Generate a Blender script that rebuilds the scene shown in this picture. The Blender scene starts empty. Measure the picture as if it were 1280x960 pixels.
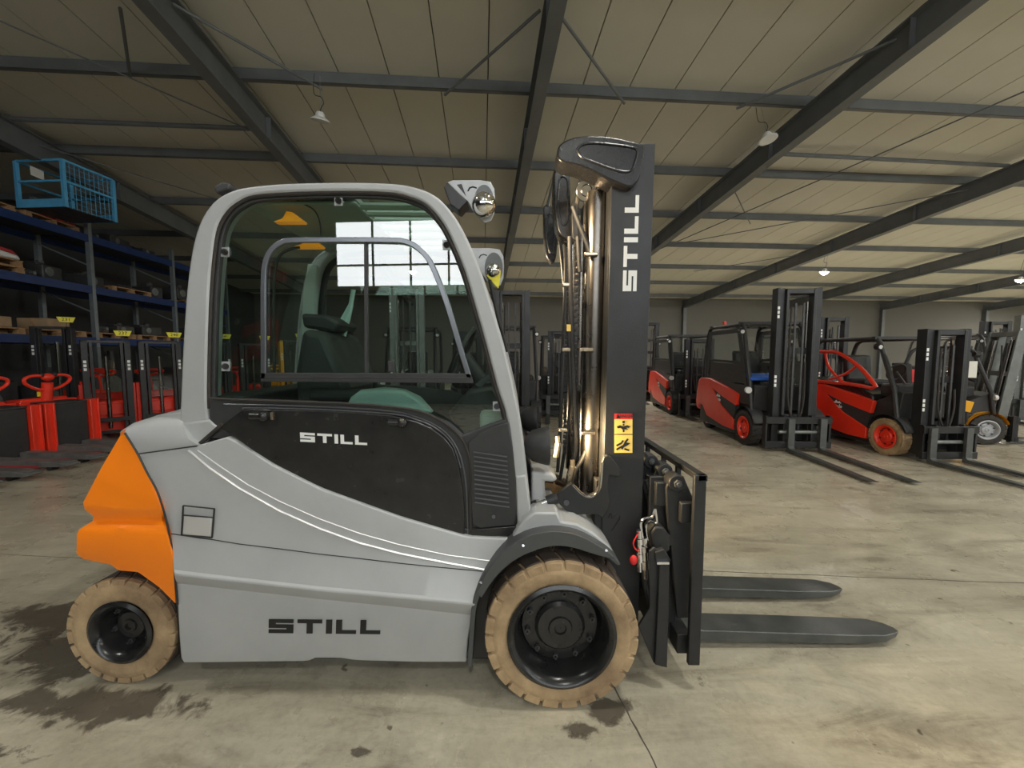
import bpy, bmesh, math, random
from mathutils.bvhtree import BVHTree
from mathutils import Vector, Matrix
random.seed(7)
R = math.radians
scene = bpy.context.scene
COL = scene.collection

# ------------------------------------------------------------------ camera
PITCH = math.atan(37 / 500)
EYE = 1.6
cam_d = bpy.data.cameras.new('camera')
cam = bpy.data.objects.new('camera', cam_d)
COL.objects.link(cam)
cam_d.sensor_width = 36
cam_d.lens = 500 / 1280 * 36
cam_d.clip_end = 200
cam.location = (0, 0, EYE)
cam.rotation_euler = (R(90) - PITCH, 0, 0)
scene.camera = cam

# ------------------------------------------------------------------ world / exposure
world = bpy.data.worlds.new('world')
scene.world = world
world.use_nodes = True
world.node_tree.nodes['Background'].inputs[0].default_value = (0.75, 0.85, 1.0, 1)
world.node_tree.nodes['Background'].inputs[1].default_value = 1.0
vs = scene.view_settings
vs.view_transform = 'Standard'
vs.look = 'None'
vs.gamma = 1
vs.use_curve_mapping = False
vs.exposure = 0.0
WINDOW_STRENGTH = 5.6
LAMP_WATTS = 90.0
SKYLIGHT_STRENGTH = 6.0

# ------------------------------------------------------------------ mesh helpers
class MB:
    def __init__(s): s.v = []; s.f = []
    def add(s, vs_, fs):
        n = len(s.v); s.v += [tuple(v) for v in vs_]; s.f += [tuple(i + n for i in f) for f in fs]; return s
    def box(s, x0, x1, y0, y1, z0, z1):
        return s.add([(x0,y0,z0),(x1,y0,z0),(x1,y1,z0),(x0,y1,z0),(x0,y0,z1),(x1,y0,z1),(x1,y1,z1),(x0,y1,z1)],
                     [(0,3,2,1),(4,5,6,7),(0,1,5,4),(1,2,6,5),(2,3,7,6),(3,0,4,7)])
    def beam(s, p, q, w, h, up=(0,0,1)):
        p = Vector(p); q = Vector(q); d = (q - p).normalized(); up = Vector(up)
        if abs(d.dot(up)) > .98: up = Vector((0,1,0))
        a = d.cross(up).normalized() * w / 2; b = a.cross(d).normalized() * h / 2
        vs_ = [p-a-b, p+a-b, p+a+b, p-a+b, q-a-b, q+a-b, q+a+b, q-a+b]
        return s.add(vs_, [(0,3,2,1),(4,5,6,7),(0,1,5,4),(1,2,6,5),(2,3,7,6),(3,0,4,7)])
    def cyl(s, p, q, r, n=16, r2=None):
        p = Vector(p); q = Vector(q); d = (q - p).normalized(); r2 = r if r2 is None else r2
        a = d.orthogonal().normalized(); b = d.cross(a)
        vs_ = []
        for c, rr in ((p, r), (q, r2)):
            for i in range(n):
                t = 2*math.pi*i/n; vs_.append(c + (a*math.cos(t) + b*math.sin(t))*rr)
        fs = [(i, (i+1) % n, n+(i+1) % n, n+i) for i in range(n)]
        fs += [tuple(range(n-1, -1, -1)), tuple(range(n, 2*n))]
        return s.add(vs_, fs)
    def tube(s, pts, r, n=8, closed=False):
        pts = [Vector(p) for p in pts]; m = len(pts); vs_ = []; prev = None
        for i, p in enumerate(pts):
            if closed: d = pts[(i+1) % m] - pts[i-1]
            else: d = pts[min(i+1, m-1)] - pts[max(i-1, 0)]
            d.normalize()
            a = d.orthogonal().normalized() if prev is None else (prev - d*prev.dot(d)).normalized()
            prev = a; b = d.cross(a)
            for k in range(n):
                t = 2*math.pi*k/n; vs_.append(p + (a*math.cos(t) + b*math.sin(t))*r)
        fs = []
        for i in range(m if closed else m-1):
            j = (i+1) % m
            for k in range(n): fs.append((i*n+k, i*n+(k+1) % n, j*n+(k+1) % n, j*n+k))
        if not closed: fs += [tuple(range(n-1, -1, -1)), tuple(range((m-1)*n, m*n))]
        return s.add(vs_, fs)
    def prism(s, pts, y0, y1):           # outline of (x, z) pushed along y
        n = len(pts)
        ar = sum(pts[i][0]*pts[(i+1) % n][1] - pts[(i+1) % n][0]*pts[i][1] for i in range(n))
        if ar < 0: pts = pts[::-1]
        vs_ = [(x, y0, z) for x, z in pts] + [(x, y1, z) for x, z in pts]
        fs = [tuple(range(n)), tuple(range(2*n-1, n-1, -1))]
        fs += [(i, n+i, n+(i+1) % n, (i+1) % n) for i in range(n)]
        return s.add(vs_, fs)
    def band(s, o, i_, y0, y1, closed=False):   # strip between two (x, z) paths of equal length
        n = len(o); vs_ = []
        for x, z in o: vs_.append((x, y0, z))
        for x, z in i_: vs_.append((x, y0, z))
        for x, z in o: vs_.append((x, y1, z))
        for x, z in i_: vs_.append((x, y1, z))
        fs = []
        for a in range(n if closed else n-1):
            b = (a+1) % n
            fs += [(a, n+a, n+b, b), (2*n+a, 2*n+b, 3*n+b, 3*n+a), (a, b, 2*n+b, 2*n+a), (n+b, n+a, 3*n+a, 3*n+b)]
        if not closed: fs += [(0, 2*n, 3*n, n), (n-1, 2*n-1, 4*n-1, 3*n-1)]
        return s.add(vs_, fs)
    def lathe(s, prof, c, n=48, sy=1, a0=0, a1=None):        # (radius, offset along y) around the y axis through c
        vs_ = []; full = a1 is None; a1 = 2*math.pi if full else a1; m = len(prof)
        k = n if full else n+1
        for i in range(k):
            t = a0 + (a1-a0)*i/n
            for r, o in prof: vs_.append((c[0]+r*math.cos(t), c[1]+sy*o, c[2]+r*math.sin(t)))
        fs = []
        for i in range(n):
            j = (i+1) % k
            for q in range(m-1): fs.append((i*m+q, i*m+q+1, j*m+q+1, j*m+q))
        return s.add(vs_, fs)
    def zlathe(s, prof, c, n=24):
        vs_ = []; m = len(prof)
        for i in range(n):
            t = 2*math.pi*i/n
            for r, z in prof: vs_.append((c[0]+r*math.cos(t), c[1]+r*math.sin(t), c[2]+z))
        fs = [(i*m+q, ((i+1) % n)*m+q, ((i+1) % n)*m+q+1, i*m+q+1) for i in range(n) for q in range(m-1)]
        return s.add(vs_, fs)
    def rows(s, rows_, yback, ncol=36, round_=0.0):          # patch through polylines of (x, y, z), closed to a solid
        g = []
        for row in rows_:
            P_ = [Vector(p) for p in row]; L = [0]
            for a, b in zip(P_, P_[1:]): L.append(L[-1] + (b-a).length)
            out = []; k = 0
            for i in range(ncol+1):
                t = L[-1]*i/ncol
                while k < len(P_)-2 and t > L[k+1]: k += 1
                f = (t-L[k])/max(1e-9, L[k+1]-L[k])
                out.append(P_[k].lerp(P_[k+1], min(1, f)))
            g.append(out)
        m = ncol+1; nr = len(g)
        vs_ = [p for r_ in g for p in r_]
        fs = [(i*m+j, (i+1)*m+j, (i+1)*m+j+1, i*m+j+1) for i in range(nr-1) for j in range(ncol)]
        bd = [j for j in range(m)] + [i*m+ncol for i in range(1, nr)] + [(nr-1)*m+j for j in range(ncol-1, -1, -1)] + [i*m for i in range(nr-2, 0, -1)]
        n0 = len(vs_)
        for b in bd: vs_.append(Vector((vs_[b][0], yback, vs_[b][2])))
        k = len(bd)
        for i in range(k): j = (i+1) % k; fs.append((bd[i], bd[j], n0+j, n0+i))
        fs.append(tuple(n0+i for i in range(k)))
        return s.add(vs_, fs)
    def ball(s, c, r, n=12, sc=(1,1,1)):
        vs_ = []; fs = []
        for i in range(n+1):
            t = math.pi*i/n
            for j in range(n*2):
                u = math.pi*j/n
                vs_.append((c[0]+sc[0]*r*math.sin(t)*math.cos(u), c[1]+sc[1]*r*math.sin(t)*math.sin(u), c[2]+sc[2]*r*math.cos(t)))
        w = 2*n
        for i in range(n):
            for j in range(w): fs.append((i*w+j, (i+1)*w+j, (i+1)*w+(j+1) % w, i*w+(j+1) % w))
        return s.add(vs_, fs)

OFF = Vector((0,0,0))
def ob(name, mb, mat, parent=None, bevel=0, ang=35, seg=2, fix=True, smooth=True):
    me = bpy.data.meshes.new(name)
    me.from_pydata([(v[0]-OFF[0], v[1]-OFF[1], v[2]-OFF[2]) for v in mb.v], [], mb.f)
    if fix:
        bm = bmesh.new(); bm.from_mesh(me)
        bmesh.ops.remove_doubles(bm, verts=bm.verts, dist=1e-5)
        bmesh.ops.recalc_face_normals(bm, faces=bm.faces)
        bm.to_mesh(me); bm.free()
    if smooth:
        me.shade_smooth(); me.set_sharp_from_angle(angle=R(ang))
    me.materials.append(mat)
    o = bpy.data.objects.new(name, me); COL.objects.link(o)
    if parent: o.parent = parent
    if bevel:
        md = o.modifiers.new('bevel', 'BEVEL'); md.width = bevel; md.segments = seg; md.limit_method = 'ANGLE'; md.angle_limit = R(40)
        md.harden_normals = False
    return o
def thing(name, label, cat, loc=(0,0,0), rz=0, group=None):
    o = bpy.data.objects.new(name, None); COL.objects.link(o); o.empty_display_size = .1
    o.location = loc; o.rotation_euler = (0,0,rz); o['label'] = label; o['category'] = cat
    if group: o['group'] = group
    return o
def tag(o, label, cat, group=None):
    o['label'] = label; o['category'] = cat
    if group: o['group'] = group
    return o
def struct(o): o['kind'] = 'structure'; return o
def copy_tree(o, parent=None):
    c = o.copy(); COL.objects.link(c)
    if parent: c.parent = parent
    for ch in list(o.children): copy_tree(ch, c)
    return c
def spline(pts, n=6, closed=False):      # Catmull-Rom through points
    P_ = [Vector(p) for p in pts]; m = len(P_); out = []
    for i in range(m if closed else m-1):
        if closed: a,b,c,d = P_[i-1],P_[i],P_[(i+1)%m],P_[(i+2)%m]
        else: a,b,c,d = P_[max(i-1,0)],P_[i],P_[i+1],P_[min(i+2,m-1)]
        for k in range(n):
            t = k/n; out.append(.5*((2*b)+(c-a)*t+(2*a-5*b+4*c-d)*t*t+(3*b-a-3*c+d)*t**3))
    if not closed: out.append(P_[-1])
    return out

# ------------------------------------------------------------------ materials
def mat(name, col, rough=.5, metal=0, var=.0, scale=6, bump=0, bscale=60, coat=0, emit=None, es=0, dirt=None, dirtamt=.3, spec=.5):
    m = bpy.data.materials.new(name); m.use_nodes = True; nt = m.node_tree; N = nt.nodes; L = nt.links
    b = N['Principled BSDF']
    b.inputs['Base Color'].default_value = (*col, 1); b.inputs['Roughness'].default_value = rough; b.inputs['Metallic'].default_value = metal
    b.inputs['Coat Weight'].default_value = coat; b.inputs['Specular IOR Level'].default_value = spec
    tc = N.new('ShaderNodeTexCoord')
    if var or dirt:
        nz = N.new('ShaderNodeTexNoise'); nz.inputs['Scale'].default_value = scale; nz.inputs['Detail'].default_value = 6; nz.inputs['Roughness'].default_value = .6
        L.new(tc.outputs['Object'], nz.inputs['Vector'])
        rp = N.new('ShaderNodeValToRGB'); rp.color_ramp.elements[0].position = .3; rp.color_ramp.elements[1].position = .7
        c2 = dirt if dirt else tuple(max(0, c*(1-var)) for c in col)
        if dirt: c2 = tuple(a*(1-dirtamt)+b_*dirtamt for a, b_ in zip(col, dirt))
        rp.color_ramp.elements[0].color = (*c2, 1); rp.color_ramp.elements[1].color = (*[min(1, c*(1+var*.5)) for c in col], 1)
        L.new(nz.outputs['Fac'], rp.inputs['Fac']); L.new(rp.outputs['Color'], b.inputs['Base Color'])
        mr = N.new('ShaderNodeMapRange'); mr.inputs['To Min'].default_value = min(1, rough+.12); mr.inputs['To Max'].default_value = max(.02, rough-.08)
        L.new(nz.outputs['Fac'], mr.inputs['Value']); L.new(mr.outputs['Result'], b.inputs['Roughness'])
    if bump:
        n2 = N.new('ShaderNodeTexNoise'); n2.inputs['Scale'].default_value = bscale; n2.inputs['Detail'].default_value = 3
        L.new(tc.outputs['Object'], n2.inputs['Vector'])
        bp = N.new('ShaderNodeBump'); bp.inputs['Strength'].default_value = bump; bp.inputs['Distance'].default_value = .01
        L.new(n2.outputs['Fac'], bp.inputs['Height']); L.new(bp.outputs['Normal'], b.inputs['Normal'])
    if emit:
        b.inputs['Emission Color'].default_value = (*emit, 1); b.inputs['Emission Strength'].default_value = es
    return m
def glass_mat(name, tint, ior=1.6):
    m = bpy.data.materials.new(name); m.use_nodes = True; nt = m.node_tree; N = nt.nodes; L = nt.links
    N.remove(N['Principled BSDF'])
    t = N.new('ShaderNodeBsdfTransparent'); t.inputs[0].default_value = (*tint, 1)
    g = N.new('ShaderNodeBsdfGlossy'); g.inputs['Roughness'].default_value = .0; g.inputs[0].default_value = (1,1,1,1)
    fr = N.new('ShaderNodeFresnel'); fr.inputs[0].default_value = ior
    ge = N.new('ShaderNodeNewGeometry'); iv = N.new('ShaderNodeMath'); iv.operation = 'SUBTRACT'; iv.inputs[0].default_value = 1
    L.new(ge.outputs['Backfacing'], iv.inputs[1])
    mu = N.new('ShaderNodeMath'); mu.operation = 'MULTIPLY'; L.new(fr.outputs[0], mu.inputs[0]); L.new(iv.outputs[0], mu.inputs[1])
    mx = N.new('ShaderNodeMixShader'); L.new(mu.outputs[0], mx.inputs[0]); L.new(t.outputs[0], mx.inputs[1]); L.new(g.outputs[0], mx.inputs[2])
    L.new(mx.outputs[0], N['Material Output'].inputs[0]); return m
M = {}
M['silver'] = mat('silver paint', (.45,.457,.462), .52, .2, var=.08, scale=3, bump=.04, bscale=200)
M['silver_trim'] = mat('silver trim', (.72,.72,.73), .3, .5)
M['orange'] = mat('orange paint', (1.0,.235,.003), .4, 0, var=.04, scale=4, bump=.05, bscale=25, coat=.25)
M['black'] = mat('satin black', (.018,.018,.019), .38, 0, var=.3, scale=8)
M['gloss_black'] = mat('gloss black', (.012,.012,.013), .22, 0, var=.2, scale=12, dirt=(.1,.1,.09), dirtamt=.12)
M['mast'] = mat('mast charcoal paint', (.03,.031,.033), .42, .2, var=.25, scale=5, bump=.06, bscale=120)
M['plastic'] = mat('dark plastic', (.035,.035,.036), .5, 0, var=.15, scale=20, bump=.1, bscale=300)
M['rubber'] = mat('black rubber', (.02,.02,.02), .75, 0, var=.3, scale=20, dirt=(.12,.08,.05), dirtamt=.25)
M['tan'] = mat('tan tyre rubber', (.50,.355,.20), .8, 0, scale=6, dirt=(.17,.105,.06), dirtamt=.8, var=.15, bump=.35, bscale=40)
M['tread'] = mat('dusty tread rubber', (.035,.029,.026), .85, 0, dirt=(.20,.13,.08), dirtamt=.35, scale=8, var=.3, bump=.3, bscale=50)
M['steel'] = mat('polished steel', (.55,.52,.48), .16, 1, var=.1, scale=20)
M['darksteel'] = mat('dark cylinder steel', (.22,.20,.18), .27, 1, var=.15, scale=12)
M['brass'] = mat('zinc fitting', (.6,.52,.4), .28, 1, var=.2, scale=40)
M['satin'] = mat('satin bracket metal', (.42,.43,.44), .45, .35, var=.1, scale=30)
M['chrome'] = mat('chrome', (.75,.75,.76), .14, 1)
M['alu'] = mat('anodised frame', (.20,.21,.23), .32, .8)
M['white'] = mat('white print', (.82,.82,.80), .5)
M['blackprint'] = mat('black print', (.012,.012,.012), .5)
M['guardgrey'] = mat('grey mudguard plastic', (.075,.078,.08), .48, 0, var=.1, bump=.08, bscale=250)
M['palletfork'] = mat('worn pallet truck fork', (.20,.20,.19), .5, .3, var=.3, dirt=(.05,.04,.04), dirtamt=.5)
M['fork'] = mat('fork steel', (.07,.076,.076), .4, .5, var=.3, scale=7, dirt=(.25,.25,.24), dirtamt=.35, bump=.1, bscale=90)
M['red'] = mat('red paint', (.90,.045,.018), .33, 0, var=.08, scale=3, coat=.2)
M['darkred'] = mat('dull red', (.45,.03,.035), .4, 0, var=.1)
M['yellow'] = mat('yellow paint', (.85,.42,.02), .35, 0, var=.06)
M['tagyellow'] = mat('yellow tag', (.85,.75,.05), .5)
M['amber'] = mat('amber lens', (.95,.32,.02), .2, 0, emit=(1,.35,.02), es=.35)
M['stickyel'] = mat('sticker yellow', (.93,.66,.16), .45)
M['stickred'] = mat('sticker red', (.75,.03,.03), .45)
M['lens'] = mat('lit headlamp lens', (.9,.85,.7), .2, 0, emit=(1,.78,.45), es=14)
M['reflector'] = mat('lamp reflector', (.8,.75,.65), .12, 1)
M['lamp_lit'] = mat('lit lamp diffuser', (1,1,1), .4, 0, emit=(.95,1,.9), es=60)
M['lamp_off'] = mat('lamp diffuser', (.75,.75,.72), .4)
M['lampwhite'] = mat('white lamp housing', (.7,.7,.68), .4)
M['glass'] = glass_mat('green tinted glass', (.84,.93,.89), 2.3)
M['clear'] = glass_mat('clear pane', (.86,.88,.87), 1.5)
M['seat'] = mat('seat vinyl', (.03,.032,.032), .6, 0, var=.2, bump=.1)
M['green_in'] = mat('pale interior lining', (.40,.46,.42), .5, 0, var=.06)
M['teal'] = mat('pale teal cover', (.42,.56,.52), .4, 0, var=.06)
M['wood'] = mat('pallet wood', (.42,.25,.12), .8, 0, var=.35, scale=12, bump=.3, bscale=60)
M['rackblue'] = mat('blue rack beam', (.010,.035,.14), .45, 0, var=.15)
M['rackzinc'] = mat('galvanised upright', (.24,.27,.29), .45, .5, var=.15)
M['skyblue'] = mat('light blue paint', (.10,.40,.68), .5, 0, var=.1)
M['blue'] = mat('blue cloth', (.02,.12,.55), .6)
M['beam'] = mat('grey roof steel', (.145,.155,.16), .55, .1, var=.18, scale=2, bump=.05)
M['paper'] = mat('white paper', (.8,.78,.7), .7)
M['cardboard'] = mat('cardboard', (.38,.26,.15), .85, 0, var=.15)
M['greyjunk'] = mat('dark machined part', (.07,.07,.072), .5, .4, var=.3)
M['grease'] = mat('grey cast part', (.2,.21,.2), .45, .4, var=.2)
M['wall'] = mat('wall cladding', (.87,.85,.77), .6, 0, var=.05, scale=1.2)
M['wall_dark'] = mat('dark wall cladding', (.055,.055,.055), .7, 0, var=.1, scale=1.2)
M['ceil'] = mat('ceiling panel coat', (.60,.585,.50), .55, 0, var=.05, scale=.8, bump=.03, bscale=8)
M['gap'] = mat('dark joint gap', (.12,.115,.10), .8)  # dark backing that shows between roof and wall panels

def floor_material():
    m = bpy.data.materials.new('worn concrete floor'); m.use_nodes = True; nt = m.node_tree; N = nt.nodes; L = nt.links
    b = N['Principled BSDF']
    ge = N.new('ShaderNodeNewGeometry')
    def noise(scale, det, rough=.6, dist=0, vec=None):
        n = N.new('ShaderNodeTexNoise'); n.inputs['Scale'].default_value = scale; n.inputs['Detail'].default_value = det
        n.inputs['Roughness'].default_value = rough; n.inputs['Distortion'].default_value = dist
        L.new(vec or ge.outputs['Position'], n.inputs['Vector']); return n.outputs['Fac']
    def ramp(f, stops):
        r = N.new('ShaderNodeValToRGB'); e = r.color_ramp.elements
        while len(e) < len(stops): e.new(.5)
        for k, (p, c) in enumerate(stops): e[k].position = p; e[k].color = (*c, 1) if len(c) == 3 else c
        L.new(f, r.inputs['Fac']); return r.outputs['Color']
    def mul(a, bb):
        x = N.new('ShaderNodeMix'); x.data_type = 'RGBA'; x.blend_type = 'MULTIPLY'; x.inputs[0].default_value = 1
        L.new(a, x.inputs[6]); L.new(bb, x.inputs[7]); return x.outputs[2]
    base = ramp(noise(1.1, 8, .65, .6), [(.28, (.35,.315,.245)), (.5, (.46,.42,.33)), (.72, (.55,.505,.40))])
    mp = N.new('ShaderNodeMapping'); mp.inputs['Scale'].default_value = (.5, 2.2, 1); mp.inputs['Rotation'].default_value = (0,0,.25)
    L.new(ge.outputs['Position'], mp.inputs['Vector'])
    st = ramp(noise(1.6, 9, .7, 1.2, mp.outputs['Vector']), [(.32, (.55,.53,.50)), (.45, (.90,.89,.86)), (.62, (1.10,1.10,1.08))])
    fine = ramp(noise(28, 6, .7), [(.25, (.82,.81,.79)), (.55, (1,1,1)), (.8, (1.07,1.06,1.05))])
    spots = ramp(noise(9, 3, .5), [(.26, (.35,.33,.3)), (.30, (1,1,1))])
    col = mul(mul(mul(base, st), fine), spots)
    # damp stains with a shape of their own: (centre x, centre y, radius x, radius y)
    wet = None
    for k, (cx, cy, rx, ry) in enumerate(WET):
        sep = N.new('ShaderNodeMapping'); sep.vector_type = 'POINT'
        sep.inputs['Location'].default_value = (-cx/rx, -cy/ry, 0); sep.inputs['Scale'].default_value = (1/rx, 1/ry, 0)
        L.new(ge.outputs['Position'], sep.inputs['Vector'])
        ln = N.new('ShaderNodeVectorMath'); ln.operation = 'LENGTH'; L.new(sep.outputs[0], ln.inputs[0])
        ad = N.new('ShaderNodeMath'); ad.operation = 'ADD'
        nn = N.new('ShaderNodeMapRange'); nn.inputs['To Min'].default_value = -1.5; nn.inputs['To Max'].default_value = 1.5
        L.new(noise(5.5, 7, .65, .8), nn.inputs['Value']); L.new(nn.outputs[0], ad.inputs[0]); L.new(ln.outputs['Value'], ad.inputs[1])
        mr = N.new('ShaderNodeMapRange'); mr.inputs['From Min'].default_value = .62; mr.inputs['From Max'].default_value = .9
        mr.inputs['To Min'].default_value = 1; mr.inputs['To Max'].default_value = 0
        L.new(ad.outputs[0], mr.inputs['Value'])
        if wet is None: wet = mr.outputs[0]
        else:
            mxm = N.new('ShaderNodeMath'); mxm.operation = 'MAXIMUM'; L.new(wet, mxm.inputs[0]); L.new(mr.outputs[0], mxm.inputs[1]); wet = mxm.outputs[0]
    mixw = N.new('ShaderNodeMix'); mixw.data_type = 'RGBA'
    half = N.new('ShaderNodeMath'); half.operation = 'MULTIPLY'; half.inputs[1].default_value = .82; L.new(wet, half.inputs[0])
    L.new(half.outputs[0], mixw.inputs[0]); L.new(col, mixw.inputs[6]); mixw.inputs[7].default_value = (.055,.042,.032,1)
    L.new(mixw.outputs[2], b.inputs['Base Color'])
    rr = N.new('ShaderNodeMapRange'); rr.inputs['From Min'].default_value = .3; rr.inputs['From Max'].default_value = .7; rr.inputs['To Min'].default_value = .15; rr.inputs['To Max'].default_value = .5
    L.new(noise(3.0, 6, .6), rr.inputs['Value']); L.new(rr.outputs[0], b.inputs['Roughness'])
    bp = N.new('ShaderNodeBump'); bp.inputs['Strength'].default_value = .18; bp.inputs['Distance'].default_value = .004
    L.new(noise(14, 8, .7), bp.inputs['Height']); L.new(bp.outputs['Normal'], b.inputs['Normal'])
    return m
WET = [(-2.35, 2.05, .55, .22), (-1.9, 1.72, .5, .12), (-2.75, 2.35, .5, .2), (.42, 1.68, .13, .09), (.30, 1.60, .10, .05), (-.62, 1.5, .05, .03), (1.15,2.55,.12,.05), (-2.2,1.5,.3,.05)]
M['floor'] = floor_material()

# ------------------------------------------------------------------ the hall
AX = Vector((-.0738, .9973, 0)); BX = Vector((.9973, .0738, 0))
def hall(b, a, z): p = AX*a + BX*b; return Vector((p.x, p.y, z))
B0, B1, A0, A1 = -13.0, 38.0, -9.0, 24.0
SL = .074
def zc(a): return 5.0 + SL*(A1 - a)       # underside of the roof panels
def quad_slab(mb, pts, th, n=(0,0,1)):
    n = Vector(n)*th; m = len(pts)
    mb.add([Vector(p) for p in pts] + [Vector(p)+n for p in pts], [tuple(range(m)), tuple(range(2*m-1, m-1, -1))] + [(i, m+i, m+(i+1) % m, (i+1) % m) for i in range(m)])
    return mb

fl = struct(ob('floor', quad_slab(MB(), [hall(B0,A0,-.1),hall(B1,A0,-.1),hall(B1,A1,-.1),hall(B0,A1,-.1)], .1), M['floor'], smooth=False))
def G(px, py):                             # point of the floor that a picture position looks at
    u = (px-640)/500; v = (480-py)/500
    dy = math.cos(PITCH)+v*math.sin(PITCH); dz = -math.sin(PITCH)+v*math.cos(PITCH); t = -EYE/dz
    return Vector((u*t, dy*t, 0))
M['joint'] = mat('floor joint filler', (.10,.085,.065), .8, 0, var=.3, scale=30)
def joint(p, q, w):
    mb = MB(); p = Vector(p); q = Vector(q)
    d = (q-p).normalized(); s_ = Vector((-d.y, d.x, 0)); n = 14; vs_ = []; fs = []
    for i in range(n+1):
        c = p.lerp(q, i/n) + s_*random.uniform(-.004, .004); ww = w*random.uniform(.6, 1.2)
        vs_ += [c-s_*ww, c+s_*ww, c-s_*ww+Vector((0,0,.0012)), c+s_*ww+Vector((0,0,.0012))]
    for i in range(n):
        a = 4*i; fs += [(a+2, a+3, a+7, a+6), (a, a+2, a+6, a+4), (a+1, a+5, a+7, a+3)]
    mb.add(vs_, fs); ob('floor_joint', mb, M['joint'], fl, smooth=False, fix=False)
joint((.47,1.97,0), (.58,1.32,0), .0035)
joint((.47,1.97,0), (.16,4.6,0), .0035)
joint((.16,4.6,0), (-.2,9.0,0), .004)
joint((1.3,2.86,0), (4.6,2.62,0), .003)
joint((-6.5,3.3,0), (-2.3,2.95,0), .003)

# roof: one panel per 0.9 m, each a part of the ceiling
ceil = struct(ob('ceiling', quad_slab(MB(), [hall(B0,A0,zc(A0)+.05),hall(B1,A0,zc(A0)+.05),hall(B1,A1+.1,zc(A1)+.05),hall(B0,A1+.1,zc(A1)+.05)], .08), M['gap'], smooth=False))
pw = .82; b = B0; first = None
while b < B1 - .1:
    if first is None:
        mb = quad_slab(MB(), [hall(.009,A0,zc(A0)),hall(pw-.009,A0,zc(A0)),hall(pw-.009,A1,zc(A1)),hall(.009,A1,zc(A1))], .05)
        first = o = ob('ceiling_panel', mb, M['ceil'], ceil, smooth=False)
    else:
        o = first.copy(); COL.objects.link(o)
    o.location = BX*b
    b += pw
# rafters (I beams along the slope), purlins across, brace rods
RAFT = [-8.9, -4.0, .93, 5.95, 12.3, 18.8, 25.3, 32.5]
RODS = [(-13,8.55,-4.0,8.56,.12,.045),(5.95,8.7,12.3,8.83,.12,.045),(-3.95,5.8,-2.63,7.2,.25,.022),(.78,5.57,-.61,7.2,.25,.022),(1.02,5.58,2.51,7.2,.25,.022),(5.95,5.66,4.57,7.2,.25,.022),(-4.72,5.97,-5.61,7.2,.2,.022),(-6.6,5.9,-4.4,8.3,.3,.012),(-9.2,8.72,-4.0,14.5,.3,.014),(9.5,5.2,6.38,14.6,.3,.014),(6.0,9.6,8.2,12.0,.3,.014),(5.95,14.5,12.3,9.6,.3,.014),(12.3,14.5,9.2,17.1,.3,.012)]
rz0, rh, rw = .62, .46, .2
for rb in RAFT:
    mb = MB()
    for a_, b_ in ((A0, A1),):
        def zz(a, dz): return zc(a) - rz0 + dz
        for (d0, d1, hw) in ((0, .02, rw/2), (rh-.02, rh, rw/2), (.02, rh-.02, .006)):
            vs_ = []
            for a in (a_, b_):
                vs_ += [hall(rb-hw,a,zz(a,d0)), hall(rb+hw,a,zz(a,d0)), hall(rb+hw,a,zz(a,d1)), hall(rb-hw,a,zz(a,d1))]
            mb.add(vs_, [(0,3,2,1),(4,5,6,7),(0,1,5,4),(1,2,6,5),(2,3,7,6),(3,0,4,7)])
        a = A0 + .9
        while a < A1:          # stiffeners
            for sg in (-1, 1):
                mb.beam(hall(rb+sg*.05,a,zz(a,.02)), hall(rb+sg*.05,a,zz(a,rh-.02)), .085, .012, up=AX)
            a += 2.7
    ob('rafter', mb, M['beam'], ceil, smooth=False, fix=False)
PA = [22.7, 19.9, 17.2, 14.5, 12.0, 9.6, 7.2, 4.8, 2.4, 0, -2.4, -4.8, -7.2]
for a in PA:
    mb = MB(); z = zc(a) - .17
    for (w, z0, z1, off) in ((.09, 0, .012, .04), (.012, 0, .17, 0), (.09, .155, .17, .04)):
        p = hall(B0, a+off-.04, z+(z0+z1)/2); q = hall(B1, a+off-.04, z+(z0+z1)/2)
        mb.beam(p, q, w, z1-z0)
    ob('purlin', mb, M['beam'], ceil, smooth=False, fix=False)
def rod(p, q, r, parent=ceil, name='brace_rod', m='beam'): return ob(name, MB().cyl(p, q, r, 8), M[m], parent)
for (b0, a0, b1, a1, dz, r) in RODS: rod(hall(b0,a0,zc(a0)-dz), hall(b1,a1,zc(a1)-dz), r)

# walls
def wall(name, p, q, h0, h1, m, th=.12, parent=None):   # p, q floor points
    p = Vector(p); q = Vector(q); n = (q-p).normalized().cross(Vector((0,0,1)))*th
    mb = MB().add([p, q, q+Vector((0,0,h1)), p+Vector((0,0,h0)), p+n, q+n, q+n+Vector((0,0,h1)), p+n+Vector((0,0,h0))],
                  [(0,1,2,3),(7,6,5,4),(0,4,5,1),(1,5,6,2),(2,6,7,3),(3,7,4,0)])
    return ob(name, mb, m, parent, smooth=False)
wf = struct(wall('wall_far', hall(B0,A1+.08,0), hall(B1,A1+.08,0), zc(A1)+.2, zc(A1)+.2, M['gap']))
k = B0; first = None
while k < B1:
    if first is None: first = o = ob('wall_panel', MB().box(.008, .992, 0, .06, 0, zc(A1)-.02), M['wall'], wf, smooth=False)
    else: o = first.copy(); COL.objects.link(o)
    o.location = hall(k, A1, 0); o.rotation_euler = (0,0,math.atan2(BX.y, BX.x)); k += 1.0
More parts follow.
